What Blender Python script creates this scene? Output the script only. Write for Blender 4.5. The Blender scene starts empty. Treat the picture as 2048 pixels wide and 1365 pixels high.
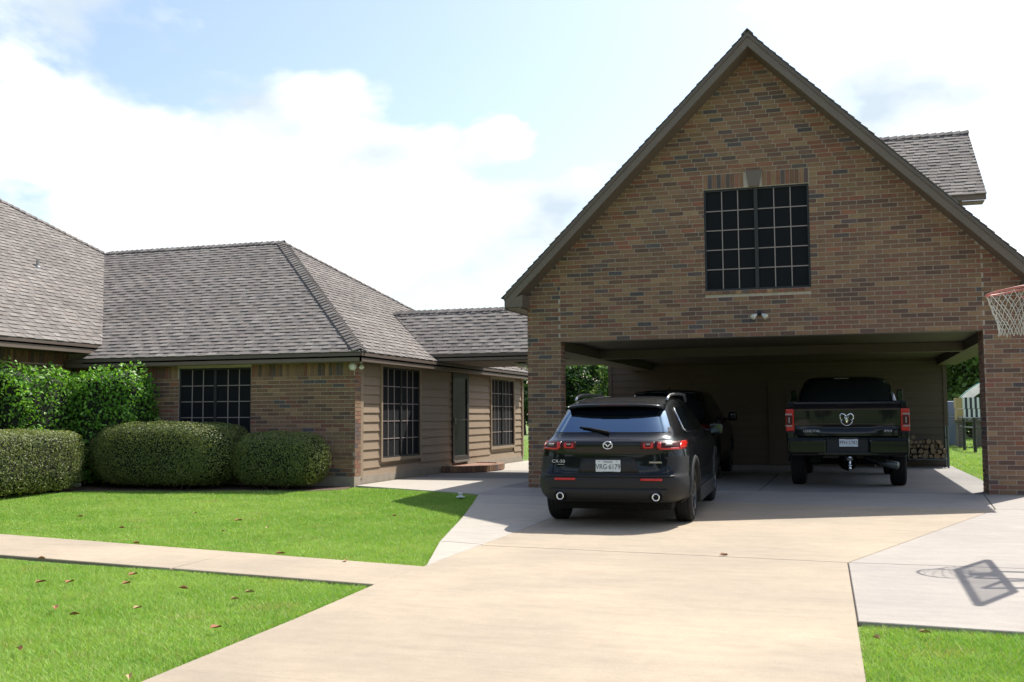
import bpy, bmesh, math, random
import numpy as np
from mathutils import Vector, Matrix
random.seed(11); RNG=np.random.default_rng(5)
scene=bpy.context.scene; COL=scene.collection
# ---------------------------------------------------------------- camera
cam_d=bpy.data.cameras.new('camera'); cam=bpy.data.objects.new('camera',cam_d); COL.objects.link(cam); scene.camera=cam
cam_d.sensor_width=36; cam_d.lens=2094.04/2048*36; cam_d.clip_start=.1; cam_d.clip_end=2000
_r=Vector((.95274042,.30372555,-.0060409)); _u=Vector((.02745653,-.06628883,.99742264)); _f=Vector((-.30254229,.95045073,.07149529))
CAM=Vector((4.83661546,-18.05095224,1.2782026))
cam.matrix_world=Matrix(((_r.x,_u.x,-_f.x,CAM.x),(_r.y,_u.y,-_f.y,CAM.y),(_r.z,_u.z,-_f.z,CAM.z),(0,0,0,1)))
# ---------------------------------------------------------------- light
SUN=Vector((.325,.66,1)).normalized()
EL=math.asin(SUN.z); AZ=math.atan2(SUN.x,SUN.y)
sd=bpy.data.lights.new('sun','SUN'); sd.energy=4.9; sd.angle=math.radians(.53); sd.color=(1,.95,.87)
so=bpy.data.objects.new('sun',sd); COL.objects.link(so); so.rotation_euler=SUN.to_track_quat('Z','Y').to_euler(); so.location=(20,40,60)
w=bpy.data.worlds.new('World'); scene.world=w; w.use_nodes=True
nt=w.node_tree; nt.nodes.clear(); N=nt.nodes.new; L=nt.links.new
out=N('ShaderNodeOutputWorld'); bg=N('ShaderNodeBackground'); bg.inputs[1].default_value=.135
sky=N('ShaderNodeTexSky'); sky.sky_type='NISHITA'; sky.sun_disc=False; sky.sun_elevation=EL; sky.sun_rotation=AZ
sky.air_density=1.0; sky.dust_density=2.2; sky.ozone_density=1.0
tc=N('ShaderNodeTexCoord'); mp=N('ShaderNodeMapping'); mp.inputs['Scale'].default_value=(1,1,1.9); mp.inputs['Location'].default_value=(6.4,5.2,4.1)
no=N('ShaderNodeTexNoise'); no.inputs['Scale'].default_value=2.9; no.inputs['Detail'].default_value=12; no.inputs['Roughness'].default_value=.50; no.inputs['Distortion'].default_value=.15
rp=N('ShaderNodeValToRGB'); rp.color_ramp.elements[0].position=.495; rp.color_ramp.elements[1].position=.545
n2=N('ShaderNodeTexNoise'); n2.inputs['Scale'].default_value=5; n2.inputs['Detail'].default_value=6
cr=N('ShaderNodeValToRGB'); cr.color_ramp.elements[0].position=.36; cr.color_ramp.elements[0].color=(3.3,3.85,4.35,1); cr.color_ramp.elements[1].position=.62; cr.color_ramp.elements[1].color=(6.4,6.45,6.5,1)
mx=N('ShaderNodeMix'); mx.data_type='RGBA'
L(tc.outputs['Generated'],mp.inputs[0]); L(mp.outputs[0],no.inputs['Vector']); L(mp.outputs[0],n2.inputs['Vector'])
sx_=N('ShaderNodeSeparateXYZ'); L(tc.outputs['Generated'],sx_.inputs[0]); ma=N('ShaderNodeMath'); ma.operation='MULTIPLY_ADD'; ma.inputs[1].default_value=-.13; L(sx_.outputs[2],ma.inputs[0]); L(no.outputs['Fac'],ma.inputs[2])   # cumulus thin out overhead
ad=N('ShaderNodeMath'); ad.operation='ADD'; ad.inputs[1].default_value=.018; L(ma.outputs[0],ad.inputs[0]); L(ad.outputs[0],rp.inputs[0]); L(n2.outputs['Fac'],cr.inputs[0]); L(rp.outputs[0],mx.inputs['Factor']); L(sky.outputs[0],mx.inputs['A']); L(cr.outputs[0],mx.inputs['B'])
L(mx.outputs['Result'],bg.inputs[0]); L(bg.outputs[0],out.inputs[0])
vs=scene.view_settings; vs.view_transform='Standard'; vs.look='None'; vs.exposure=.72; vs.gamma=1; vs.use_curve_mapping=False
scene.cycles.max_bounces=8; scene.cycles.diffuse_bounces=4; scene.cycles.glossy_bounces=4; scene.cycles.transparent_max_bounces=8
SL=.015
def gz(y): return SL*y if y<0 else 0.
# ---------------------------------------------------------------- materials
MAT={}
def mat(name,col,rough=.7,metal=0.,noise=None,bump=0.,attr=None,coat=0.,ior=1.5,trans=0.,alpha=1.,spec=.5,ctint=None,stint=None):
    """noise=(scale, amount, colour2) mixes a second colour by object-space noise; attr = colour attribute that multiplies"""
    m=bpy.data.materials.new(name); m.use_nodes=True; t=m.node_tree; b=t.nodes['Principled BSDF']; A=t.nodes.new; K=t.links.new
    b.inputs['Roughness'].default_value=rough; b.inputs['Metallic'].default_value=metal; b.inputs['IOR'].default_value=ior; b.inputs['Coat Weight'].default_value=coat; b.inputs['Coat Roughness'].default_value=.03
    b.inputs['Specular IOR Level'].default_value=spec
    b.inputs['Transmission Weight'].default_value=trans; b.inputs['Alpha'].default_value=alpha
    if ctint: b.inputs['Coat Tint'].default_value=(*ctint,1)
    if stint: b.inputs['Specular Tint'].default_value=(*stint,1)
    src=None; co=A('ShaderNodeNewGeometry')
    base=A('ShaderNodeRGB'); base.outputs[0].default_value=(*col,1); src=base.outputs[0]
    if attr:
        at=A('ShaderNodeAttribute'); at.attribute_name=attr; src=at.outputs['Color']
    nz=None
    if noise:
        for k,(sc,am,c2) in enumerate(noise if isinstance(noise,list) else [noise]):
            nz=A('ShaderNodeTexNoise'); nz.inputs['Scale'].default_value=sc; nz.inputs['Detail'].default_value=6; nz.inputs['Roughness'].default_value=.6; K(co.outputs['Position'],nz.inputs['Vector'])
            r=A('ShaderNodeValToRGB'); r.color_ramp.elements[0].position=.38; r.color_ramp.elements[1].position=.66; K(nz.outputs['Fac'],r.inputs[0])
            mu=A('ShaderNodeMath'); mu.operation='MULTIPLY'; mu.inputs[1].default_value=am; K(r.outputs[0],mu.inputs[0])
            mi=A('ShaderNodeMix'); mi.data_type='RGBA'; mi.blend_type='MULTIPLY' if c2 is None else 'MIX'
            K(mu.outputs[0],mi.inputs['Factor']); K(src,mi.inputs['A']); mi.inputs['B'].default_value=(*(c2 or (.6,.6,.6)),1); src=mi.outputs['Result']
    K(src,b.inputs['Base Color'])
    if bump:
        n=A('ShaderNodeTexNoise'); n.inputs['Scale'].default_value=bump[0]; n.inputs['Detail'].default_value=4; K(co.outputs['Position'],n.inputs['Vector'])
        bp=A('ShaderNodeBump'); bp.inputs['Strength'].default_value=bump[1]; bp.inputs['Distance'].default_value=.01; K(n.outputs['Fac'],bp.inputs['Height']); K(bp.outputs[0],b.inputs['Normal'])
    MAT[name]=m; return m
def leafmat(name,attr,tr=.35,rough=.45,spec=.5):
    m=bpy.data.materials.new(name); m.use_nodes=True; t=m.node_tree; b=t.nodes['Principled BSDF']; A=t.nodes.new; K=t.links.new
    at=A('ShaderNodeAttribute'); at.attribute_name=attr; K(at.outputs['Color'],b.inputs['Base Color']); b.inputs['Roughness'].default_value=rough; b.inputs['Specular IOR Level'].default_value=spec
    tl=A('ShaderNodeBsdfTranslucent'); g=A('ShaderNodeMix'); g.data_type='RGBA'; g.blend_type='MULTIPLY'; g.inputs['Factor'].default_value=1; K(at.outputs['Color'],g.inputs['A']); g.inputs['B'].default_value=(1.3,1.35,.5,1)
    K(g.outputs['Result'],tl.inputs[0]); ms=A('ShaderNodeMixShader'); ms.inputs[0].default_value=tr; K(b.outputs[0],ms.inputs[1]); K(tl.outputs[0],ms.inputs[2]); K(ms.outputs[0],t.nodes['Material Output'].inputs[0])
    MAT[name]=m
mat('brick',(.25,.16,.11),.9,attr='col',noise=[(35,.5,None),(9,.25,None)],bump=(90,.35))
mat('mortar',(.50,.435,.36),.95,noise=(14,.35,None),bump=(120,.3))
mat('shingle',(.1,.1,.1),.95,attr='col',noise=[(60,.35,None),(.9,.35,(.085,.078,.075))],bump=(200,.5),spec=.2)
mat('trim',(.155,.118,.092),.55,noise=(3,.15,None))
mat('trim_cap',(.12,.092,.075),.5)
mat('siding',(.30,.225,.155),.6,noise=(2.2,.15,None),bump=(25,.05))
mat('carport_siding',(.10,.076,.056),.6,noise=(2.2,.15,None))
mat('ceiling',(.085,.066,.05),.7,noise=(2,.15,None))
mat('screen',(.013,.0145,.017),.8,noise=(1.2,.3,None),spec=.12)
mat('window_frame',(.022,.0225,.024),.55)
mat('muntin',(.30,.25,.235),.5)
mat('glass',(.012,.016,.018),.03,coat=1,spec=.8)
mat('door_dark',(.03,.027,.025),.5)
mat('metal_sill',(.35,.34,.32),.35,metal=.8)
mat('foundation',(.34,.29,.23),.95,noise=[(5,.5,(.2,.18,.15)),(30,.3,None)],bump=(60,.3))
def concrete(name,col,dark,stain):
    """broom-finished slab: broad blotches, faint streaks across the drive, fine grain"""
    m=mat(name,col,.9,noise=[(.9,.65,stain),(.33,.55,dark),(7,.16,None),(70,.28,None)],bump=(150,.25)); t=m.node_tree; A=t.nodes.new; K=t.links.new
    b=t.nodes['Principled BSDF']; src=b.inputs['Base Color'].links[0].from_socket; ge=A('ShaderNodeNewGeometry')
    mp=A('ShaderNodeMapping'); mp.inputs['Scale'].default_value=(.8,4.2,1); K(ge.outputs['Position'],mp.inputs[0])
    n=A('ShaderNodeTexNoise'); n.inputs['Scale'].default_value=1.6; n.inputs['Detail'].default_value=8; n.inputs['Roughness'].default_value=.7; n.inputs['Distortion'].default_value=.6; K(mp.outputs[0],n.inputs['Vector'])
    r=A('ShaderNodeValToRGB'); r.color_ramp.elements[0].position=.45; r.color_ramp.elements[0].color=(1,1,1,1); r.color_ramp.elements[1].position=.78; r.color_ramp.elements[1].color=(.83,.83,.84,1); K(n.outputs['Fac'],r.inputs[0])
    x=A('ShaderNodeMix'); x.data_type='RGBA'; x.blend_type='MULTIPLY'; x.inputs['Factor'].default_value=1; K(src,x.inputs['A']); K(r.outputs[0],x.inputs['B']); K(x.outputs['Result'],b.inputs['Base Color']); return m
concrete('concrete_tan',(.41,.333,.238),(.27,.228,.175),(.305,.255,.195))
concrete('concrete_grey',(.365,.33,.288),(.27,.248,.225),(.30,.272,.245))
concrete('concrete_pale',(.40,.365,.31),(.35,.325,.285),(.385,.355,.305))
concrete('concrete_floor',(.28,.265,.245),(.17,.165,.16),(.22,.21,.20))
mat('joint',(.085,.075,.06),.95)
mat('soil',(.09,.16,.03),.95,noise=[(3,.5,(.11,.185,.035)),(14,.4,(.15,.14,.05))],bump=(40,.5))
mat('mulch',(.085,.05,.032),.95,noise=[(25,.7,(.03,.02,.014)),(60,.4,(.17,.12,.08))],bump=(45,1.))
leafmat('grass','col',.3,.6,.25)
leafmat('hedge_leaf','col',.3,.5,.3); leafmat('tree_leaf','col',.38,.55,.25)
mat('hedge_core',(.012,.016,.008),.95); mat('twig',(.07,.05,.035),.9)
mat('bark',(.10,.075,.055),.95,noise=(12,.6,(.04,.03,.022)),bump=(30,.8))
mat('log_end',(.25,.18,.12),.9,noise=[(30,.5,(.12,.085,.055)),(5,.6,(.15,.12,.095))])
mat('car_paint',(.003,.0032,.004),.3,coat=.55,spec=.15,ctint=(.72,.86,1))
mat('car_plastic',(.018,.018,.019),.6,spec=.35)
mat('car_glass',(.004,.006,.009),.02,coat=0,spec=1,ior=2.1,stint=(.42,.66,1)); mat('brick_plain',(.24,.13,.09),.9,noise=(20,.4,None)); mat('rail_silver',(.42,.42,.43),.3,metal=.9)
mat('black',(.008,.008,.008),.8,spec=.2)
mat('rubber',(.016,.016,.017),.85,spec=.25)
mat('rim',(.10,.10,.105),.3,metal=.9)
mat('chrome',(.75,.76,.78),.12,metal=1)
mat('red_lens',(.50,.010,.006),.25,coat=.3); mat('dark_lens',(.06,.006,.005),.35,spec=.3); mat('clear_lens',(.30,.28,.26),.3)
mat('plate',(.62,.66,.70),.4); mat('plate_ink',(.02,.035,.06),.5)
mat('lamp_white',(.7,.69,.66),.35); mat('lamp_black',(.02,.02,.02),.4); mat('lamp_glass',(.62,.60,.52),.3)
mat('hoop_red',(.52,.17,.14),.5); mat('net',(.52,.52,.48),.85)
mat('acrylic',(.55,.58,.6),.1,alpha=.3); mat('mirror_glass',(.07,.085,.11),.05,metal=1); mat('badge',(.6,.6,.6),.35); mat('pole_black',(.02,.02,.022),.4)
mat('rack_steel',(.09,.105,.11),.4,metal=.3); mat('pvc',(.72,.72,.70),.4)
mat('fence_black',(.016,.017,.018),.45); mat('leaf_brown',(.26,.11,.045),.8); mat('leaf_tan',(.38,.27,.13),.8)
mat('stone_white',(.62,.6,.55),.9); mat('stripe_white',(.75,.75,.73),.7); mat('stripe_dark',(.04,.045,.06),.7); mat('wood_tan',(.42,.3,.14),.8); mat('blue_grey',(.14,.17,.25),.6); mat('white_sheet',(.82,.82,.82),.6,trans=.0); _w=MAT['white_sheet'].node_tree; _t=_w.nodes.new('ShaderNodeBsdfTranslucent'); _t.inputs[0].default_value=(.85,.83,.83,1); _m=_w.nodes.new('ShaderNodeMixShader'); _m.inputs[0].default_value=.6; _w.links.new(_w.nodes['Principled BSDF'].outputs[0],_m.inputs[1]); _w.links.new(_t.outputs[0],_m.inputs[2]); _w.links.new(_m.outputs[0],_w.nodes['Material Output'].inputs[0]); mat('teal_edge',(.15,.5,.42),.6)
mat('pallet',(.13,.11,.09),.9)
# ---------------------------------------------------------------- mesh builder
class MB:
    def __init__(s): s.v=[]; s.f=[]; s.c=[]
    def poly(s,pts,col=None):
        i=len(s.v); s.v+= [tuple(p) for p in pts]; s.f.append(tuple(range(i,i+len(pts)))); s.c.append(col)
    def mesh(s,vs,fs,col=None):
        i=len(s.v); s.v+=[tuple(p) for p in vs]
        for f in fs: s.f.append(tuple(i+k for k in f)); s.c.append(col)
    def box(s,a,b,col=None):
        x0,y0,z0=a; x1,y1,z1=b
        s.mesh([(x0,y0,z0),(x1,y0,z0),(x1,y1,z0),(x0,y1,z0),(x0,y0,z1),(x1,y0,z1),(x1,y1,z1),(x0,y1,z1)],
               [(0,3,2,1),(4,5,6,7),(0,1,5,4),(1,2,6,5),(2,3,7,6),(3,0,4,7)],col)
    def obox(s,o,u,v,n,col=None):
        """box from corner o with edge vectors u, v, n"""
        o=Vector(o);u=Vector(u);v=Vector(v);n=Vector(n)
        s.mesh([o,o+u,o+u+v,o+v,o+n,o+u+n,o+u+v+n,o+v+n],[(0,3,2,1),(4,5,6,7),(0,1,5,4),(1,2,6,5),(2,3,7,6),(3,0,4,7)],col)
    def prism(s,pts,d,col=None):
        d=Vector(d); n=len(pts); a=[Vector(p) for p in pts]
        s.mesh(a+[p+d for p in a],[tuple(range(n))[::-1],tuple(range(n,2*n))]+[(i,(i+1)%n,n+(i+1)%n,n+i) for i in range(n)],col)
    def tube(s,path,r,seg=8,col=None,caps=True):
        path=[Vector(p) for p in path]; rs=r if isinstance(r,(list,tuple)) else [r]*len(path); n=len(path); vs=[]
        up=None
        for i,p in enumerate(path):
            d=(path[min(i+1,n-1)]-path[max(i-1,0)]).normalized()
            a=d.orthogonal().normalized() if up is None else (up-d*up.dot(d)).normalized()
            up=a; b=d.cross(a)
            for k in range(seg):
                t=2*math.pi*k/seg; vs.append(p+(a*math.cos(t)+b*math.sin(t))*rs[i])
        fs=[(i*seg+k,i*seg+(k+1)%seg,(i+1)*seg+(k+1)%seg,(i+1)*seg+k) for i in range(n-1) for k in range(seg)]
        if caps: fs+= [tuple(range(seg))[::-1],tuple((n-1)*seg+k for k in range(seg))]
        s.mesh(vs,fs,col)
    def lathe(s,prof,origin,axis,seg=24,col=None):
        """prof = [(radius, height along axis)]"""
        ax=Vector(axis).normalized(); a=ax.orthogonal().normalized(); b=ax.cross(a); o=Vector(origin); vs=[]
        for r,h in prof:
            for k in range(seg):
                t=2*math.pi*k/seg; vs.append(o+ax*h+(a*math.cos(t)+b*math.sin(t))*r)
        n=len(prof)
        s.mesh(vs,[(i*seg+k,i*seg+(k+1)%seg,(i+1)*seg+(k+1)%seg,(i+1)*seg+k) for i in range(n-1) for k in range(seg)],col)
    def rbox(s,a,b,r,seg=2):
        bm=bmesh.new(); bmesh.ops.create_cube(bm,size=1)
        for v in bm.verts: v.co=Vector([(a[i]+b[i])/2+v.co[i]*(b[i]-a[i]) for i in range(3)])
        bmesh.ops.bevel(bm,geom=list(bm.edges),offset=r,segments=seg,profile=.6,affect='EDGES')
        bm.verts.ensure_lookup_table(); s.mesh([v.co.copy() for v in bm.verts],[tuple(v.index for v in f.verts) for f in bm.faces]); bm.free()
    def data(s,name,smooth=False):
        me=bpy.data.meshes.new(name); me.from_pydata(s.v,[],s.f)
        if any(c is not None for c in s.c):
            at=me.color_attributes.new('col','FLOAT_COLOR','CORNER'); arr=[]
            for f,c in zip(s.f,s.c):
                c=c or (.5,.5,.5); arr+=[c[0],c[1],c[2],1.]*len(f)
            at.data.foreach_set('color',arr)
        if smooth: me.shade_smooth()
        me.update(); return me
    def build(s,name,m,parent=None,smooth=False,kind=None,local=False):
        me=s.data(name,smooth)
        return obj(name,me,m,parent,kind,local)
def obj(name,me,m=None,parent=None,kind=None,local=False):
    o=bpy.data.objects.new(name,me); COL.objects.link(o)
    if m is not None and me is not None and not me.materials: me.materials.append(MAT[m])
    if kind: o['kind']=kind
    if parent is not None: attach(o,parent,local)
    return o
def origin(o):
    """world translation of a thing whose ancestors carry no rotation"""
    t=Vector(o.location)
    return t
def attach(o,p,local=False):
    o.parent=p
    if not local:
        q=p
        while q.parent is not None: q=q.parent
        if p.parent is None: o.matrix_parent_inverse=Matrix.Translation(-Vector(p.location))
        # deeper levels: p already cancels the root's offset, so nothing to add
def tag(o,label=None,cat=None,group=None,kind=None):
    if label: o['label']=label
    if cat: o['category']=cat
    if group: o['group']=group
    if kind: o['kind']=kind
    return o
def thing(name,label,cat,loc=(0,0,0),rotz=0,group=None,rx=0):
    o=bpy.data.objects.new(name,None); COL.objects.link(o); o.location=loc; o.rotation_euler=(rx,0,rotz); o.empty_display_size=.3
    return tag(o,label,cat,group)
def np_mesh(name,verts,faces4,cols,m,parent=None,kind=None,smooth=False,local=False):
    """big meshes: verts (n,3), faces (m,k) ints, cols (m,3)"""
    me=bpy.data.meshes.new(name); nf,k=faces4.shape
    me.vertices.add(len(verts)); me.vertices.foreach_set('co',verts.astype(np.float32).ravel())
    me.loops.add(nf*k); me.loops.foreach_set('vertex_index',faces4.astype(np.int32).ravel())
    me.polygons.add(nf); me.polygons.foreach_set('loop_start',np.arange(0,nf*k,k,dtype=np.int32)); me.polygons.foreach_set('loop_total',np.full(nf,k,dtype=np.int32))
    me.update(calc_edges=True)
    at=me.color_attributes.new('col','FLOAT_COLOR','CORNER'); a=np.ones((nf,k,4),np.float32); a[:,:,:3]=cols[:,None,:]; at.data.foreach_set('color',a.ravel())
    if smooth: me.shade_smooth()
    return obj(name,me,m,parent,kind,local)
# ---------------------------------------------------------------- text
def text_mesh(s,size,extrude=.001,shear=0,squeeze=1):
    cu=bpy.data.curves.new('t','FONT'); cu.body=s; cu.size=size; cu.extrude=extrude; cu.align_x='CENTER'; cu.align_y='CENTER'; cu.shear=shear; cu.resolution_u=3
    o=bpy.data.objects.new('t',cu); COL.objects.link(o); dg=bpy.context.evaluated_depsgraph_get(); me=bpy.data.meshes.new_from_object(o.evaluated_get(dg)); bpy.data.objects.remove(o)
    # to x-z plane facing -y
    for v in me.vertices: x,y,z=v.co; v.co=(x*squeeze,-z,y)
    return me
# ================================================================ SETTING
def proj(p):
    d=Vector(p)-CAM; z=d.dot(_f)
    if z<.1: return None
    return 1024+2094.04*d.dot(_r)/z, 682.5-2094.04*d.dot(_u)/z, z
def slab_mesh(pts,top=0.,th=.11,inset=.006):
    """concrete panel from plan points, following the fall of the drive"""
    c=sum((Vector(p) for p in pts),Vector((0,0)))/len(pts); P=[]
    n=len(pts); area=sum(pts[i][0]*pts[(i+1)%n][1]-pts[(i+1)%n][0]*pts[i][1] for i in range(n))
    if area<0: pts=pts[::-1]
    def off(pts,d):
        o=[]
        for i in range(n):
            a=Vector(pts[i-1]);b=Vector(pts[i]);e=Vector(pts[(i+1)%n])
            d1=(b-a).normalized(); d2=(e-b).normalized(); n1=Vector((-d1.y,d1.x)); n2=Vector((-d2.y,d2.x))
            k=1+n1.dot(n2); o.append(b+(n1+n2)*(d/max(k,.3)))
        return o
    a=off(pts,inset); b=off(pts,inset+.006)
    v=[(p.x,p.y,gz(p.y)+top-th) for p in a]+[(p.x,p.y,gz(p.y)+top-.006) for p in a]+[(p.x,p.y,gz(p.y)+top) for p in b]
    f=[tuple(range(2*n,3*n))]+[(k*n+i,k*n+(i+1)%n,(k+1)*n+(i+1)%n,(k+1)*n+i) for k in (0,1) for i in range(n)]
    m=MB(); m.mesh(v,f); return m
# ground: one sheet to the horizon, hinged at the garage line
g=MB(); Z0=-.035
g.poly([(-500,-400,SL*-400+Z0),(500,-400,SL*-400+Z0),(500,0,Z0),(-500,0,Z0)]); g.poly([(-500,0,Z0),(500,0,Z0),(500,900,Z0),(-500,900,Z0)])
ground=g.build('ground','soil'); tag(ground,'flat green yard soil under the lawn','ground',kind='structure')
def paving(name,label,cat,polys,base):
    """structure with each poured panel as a part; base = plan outline of the bed below (shows dark in the joints)"""
    m=MB(); m.poly([(x,y,gz(y)-.018) for x,y in base]); root=m.build(name,'joint'); tag(root,label,cat,kind='structure')
    for pts,mt in polys: slab_mesh(pts).build('slab',mt,root)
    return root
T='concrete_tan'; G_='concrete_grey'; P_='concrete_pale'; F_='concrete_floor'
paving('driveway','tan and grey concrete driveway panels in front of the garage','driveway',[
 ([(1.06,-26),(5.1,-26),(5.0,-16.5),(1.05,-16.5)],T),([(1.05,-16.5),(5.0,-16.5),(4.87,-10.3),(4.81,-7.6),(1.03,-7.27),(.95,-9.75),(1.0,-11.22)],T),
 ([(1.03,-7.27),(4.81,-7.6),(6.74,-2.28),(1.1,-1.96)],T),
 ([(4.87,-10.3),(13,-10.9),(13,-7.55),(4.81,-7.6)],G_),([(4.81,-7.6),(13,-7.55),(13,-2.3),(6.74,-2.28)],G_),
 ([(6.74,-2.28),(13,-2.3),(13,-.02),(7.6,-.02),(6.86,-.02)],G_),
 # pale apron on the lawn side
 ([(1.0,-8.72),(1.03,-7.2),(.47,-7.05)],P_),([(.47,-7.05),(1.03,-7.2),(1.07,-4.95),(-.09,-4.86)],P_),([(-.09,-4.86),(1.07,-4.95),(1.09,-2.92),(-.67,-2.78)],P_),([(-.67,-2.78),(1.09,-2.92),(1.1,-1.96),(1.1,-1.72),(-1.06,-1.45)],P_),
],[(1.12,-25.9),(4.95,-25.9),(4.84,-10.25),(12.9,-10.75),(12.9,-.1),(-1.1,-.1),(-1.0,-1.5),(.98,-8.6)])
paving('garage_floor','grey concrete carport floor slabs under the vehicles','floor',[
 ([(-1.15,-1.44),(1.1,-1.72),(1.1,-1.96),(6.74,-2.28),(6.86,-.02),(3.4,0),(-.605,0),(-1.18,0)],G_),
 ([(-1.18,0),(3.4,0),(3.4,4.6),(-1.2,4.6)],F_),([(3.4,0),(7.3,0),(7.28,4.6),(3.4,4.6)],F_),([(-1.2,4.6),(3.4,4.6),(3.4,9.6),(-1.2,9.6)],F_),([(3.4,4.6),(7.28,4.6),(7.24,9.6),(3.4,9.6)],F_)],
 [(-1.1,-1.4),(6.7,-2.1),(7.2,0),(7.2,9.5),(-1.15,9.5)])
paving('side_path','grey concrete path between the house siding and the garage','path',[
 ([(-3.96,-.13),(-1.08,-1.34),(-1.18,2.6),(-3.96,2.6)],P_),([(-3.96,2.6),(-1.18,2.6),(-1.2,5.6),(-3.96,5.6)],F_),([(-3.96,5.6),(-1.2,5.6),(-1.22,8.8),(-3.96,8.8)],P_),([(-3.96,8.8),(-1.22,8.8),(-1.24,12.2),(-3.96,12.2)],P_)],
 [(-3.94,-.1),(-1.1,-1.3),(-1.2,12.1),(-3.94,12.1)])
def wl(x): return (x,-7.662-.1817*(x+5.034))
def wr(x): return (x,-9.118-.1434*(x+3.642))
xs=[1.0,-1.3,-3.9,-6.5,-9.1,-11.7,-14.3]
paving('front_walk','narrow tan concrete walk crossing the lawn to the driveway','path',
 [([wl(xs[i]),wr(xs[i]-.02 if i else .95),wr(xs[i+1]),wl(xs[i+1])],T) for i in range(6)],[wl(.95),wr(.9),wr(-14.2),wl(-14.2)])
m=MB(); m.poly([(x,y,gz(y)-.012) for x,y in [(-3.83,-.83),(-4.0,-.2),(-10.45,-.2),(-10.45,-7.5),(-9.7,-6.0),(-9.22,-3.3),(-8.6,-2.05),(-6.33,-1.62),(-4.31,-1.25)]])
tag(m.build('mulch_bed','mulch'),'brown bark mulch bed under the hedges','mulch bed',kind='structure')
# ================================================================ BRICKWORK
PAL=[((.285,.168,.098),6),((.262,.149,.090),6),((.22,.119,.078),4.8),((.172,.100,.075),3.6),((.265,.117,.075),2.6),((.138,.098,.086),1.9),((.325,.20,.112),2.5),((.11,.092,.092),.9),((.30,.122,.072),.8)]
PW=[p[1] for p in PAL]
def brick_col(rg):
    c=rg.choices(PAL,PW)[0][0]; k=rg.uniform(.82,1.15); return tuple(min(.6,x*k*rg.uniform(.96,1.04)) for x in c)
BL,BH,MJ=.2405,.0632,.0135; CH=.0762
class Bricks:
    """collects bricks of one building, then makes the ones that show largest objects and joins the rest"""
    def __init__(s,seed): s.l=[]; s.rg=random.Random(seed)
    def add(s,o,u,v,n,wall,col=None):
        s.l.append((Vector(o)+Vector(n)*s.rg.uniform(-.12,.0),Vector(u),Vector(v),Vector(n),col or brick_col(s.rg),wall))
    def field(s,o,u,nrm,wall,zr,spans,bond=0.):
        """courses from zr[0] to zr[1]; spans(z0,z1) -> list of (u0,u1) filled at this height"""
        u=Vector(u);n=Vector(nrm)*.009; z=zr[0]; k=0
        while z+BH*.6<zr[1]:
            h=min(BH,zr[1]-z)
            for a,b in spans(z,z+h):
                x=a-(.127 if (k%2) else 0.)-bond%.254
                while x<b-.015:
                    x0=max(x,a); x1=min(x+BL,b)
                    if x1-x0>.02: s.add(Vector(o)+u*x0+Vector((0,0,z)),u*(x1-x0),(0,0,h),n,wall)
                    x+=.254
            z+=CH; k+=1
    def finish(s,limit,fallback):
        def key(b):
            c=b[0]+b[1]/2+b[2]/2; p=proj(c)
            if p is None or not(-10<p[0]<2058 and -10<p[1]<1375): return 0
            if b[3].dot(CAM-c)<=0: return 0
            return b[1].length*b[2].length/p[2]**2*abs(b[3].normalized().dot((CAM-c).normalized()))
        s.l.sort(key=key,reverse=True); shared={}
        for i,(o,u,v,n,c,wall) in enumerate(s.l[:limit]):
            full=abs(u.length-BL)<1e-4 and abs(v.length-BH)<1e-4; kk=(tuple(round(q,3) for q in u),tuple(round(q,3) for q in n),i%14)
            if full and kk in shared: me=shared[kk]
            else:
                m=MB(); m.obox((0,0,0),u,v,n,c); me=m.data('brick'); me.materials.append(MAT['brick'])
                if full: shared[kk]=me
            b=obj('brick',me,None,wall); b.location=o
        rest={}
        for o,u,v,n,c,wall in s.l[limit:]: rest.setdefault(wall,MB()).obox(o,u,v,n,c)
        for wall,m in rest.items(): m.build('brickwork','brick',wall,kind='stuff')
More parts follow.
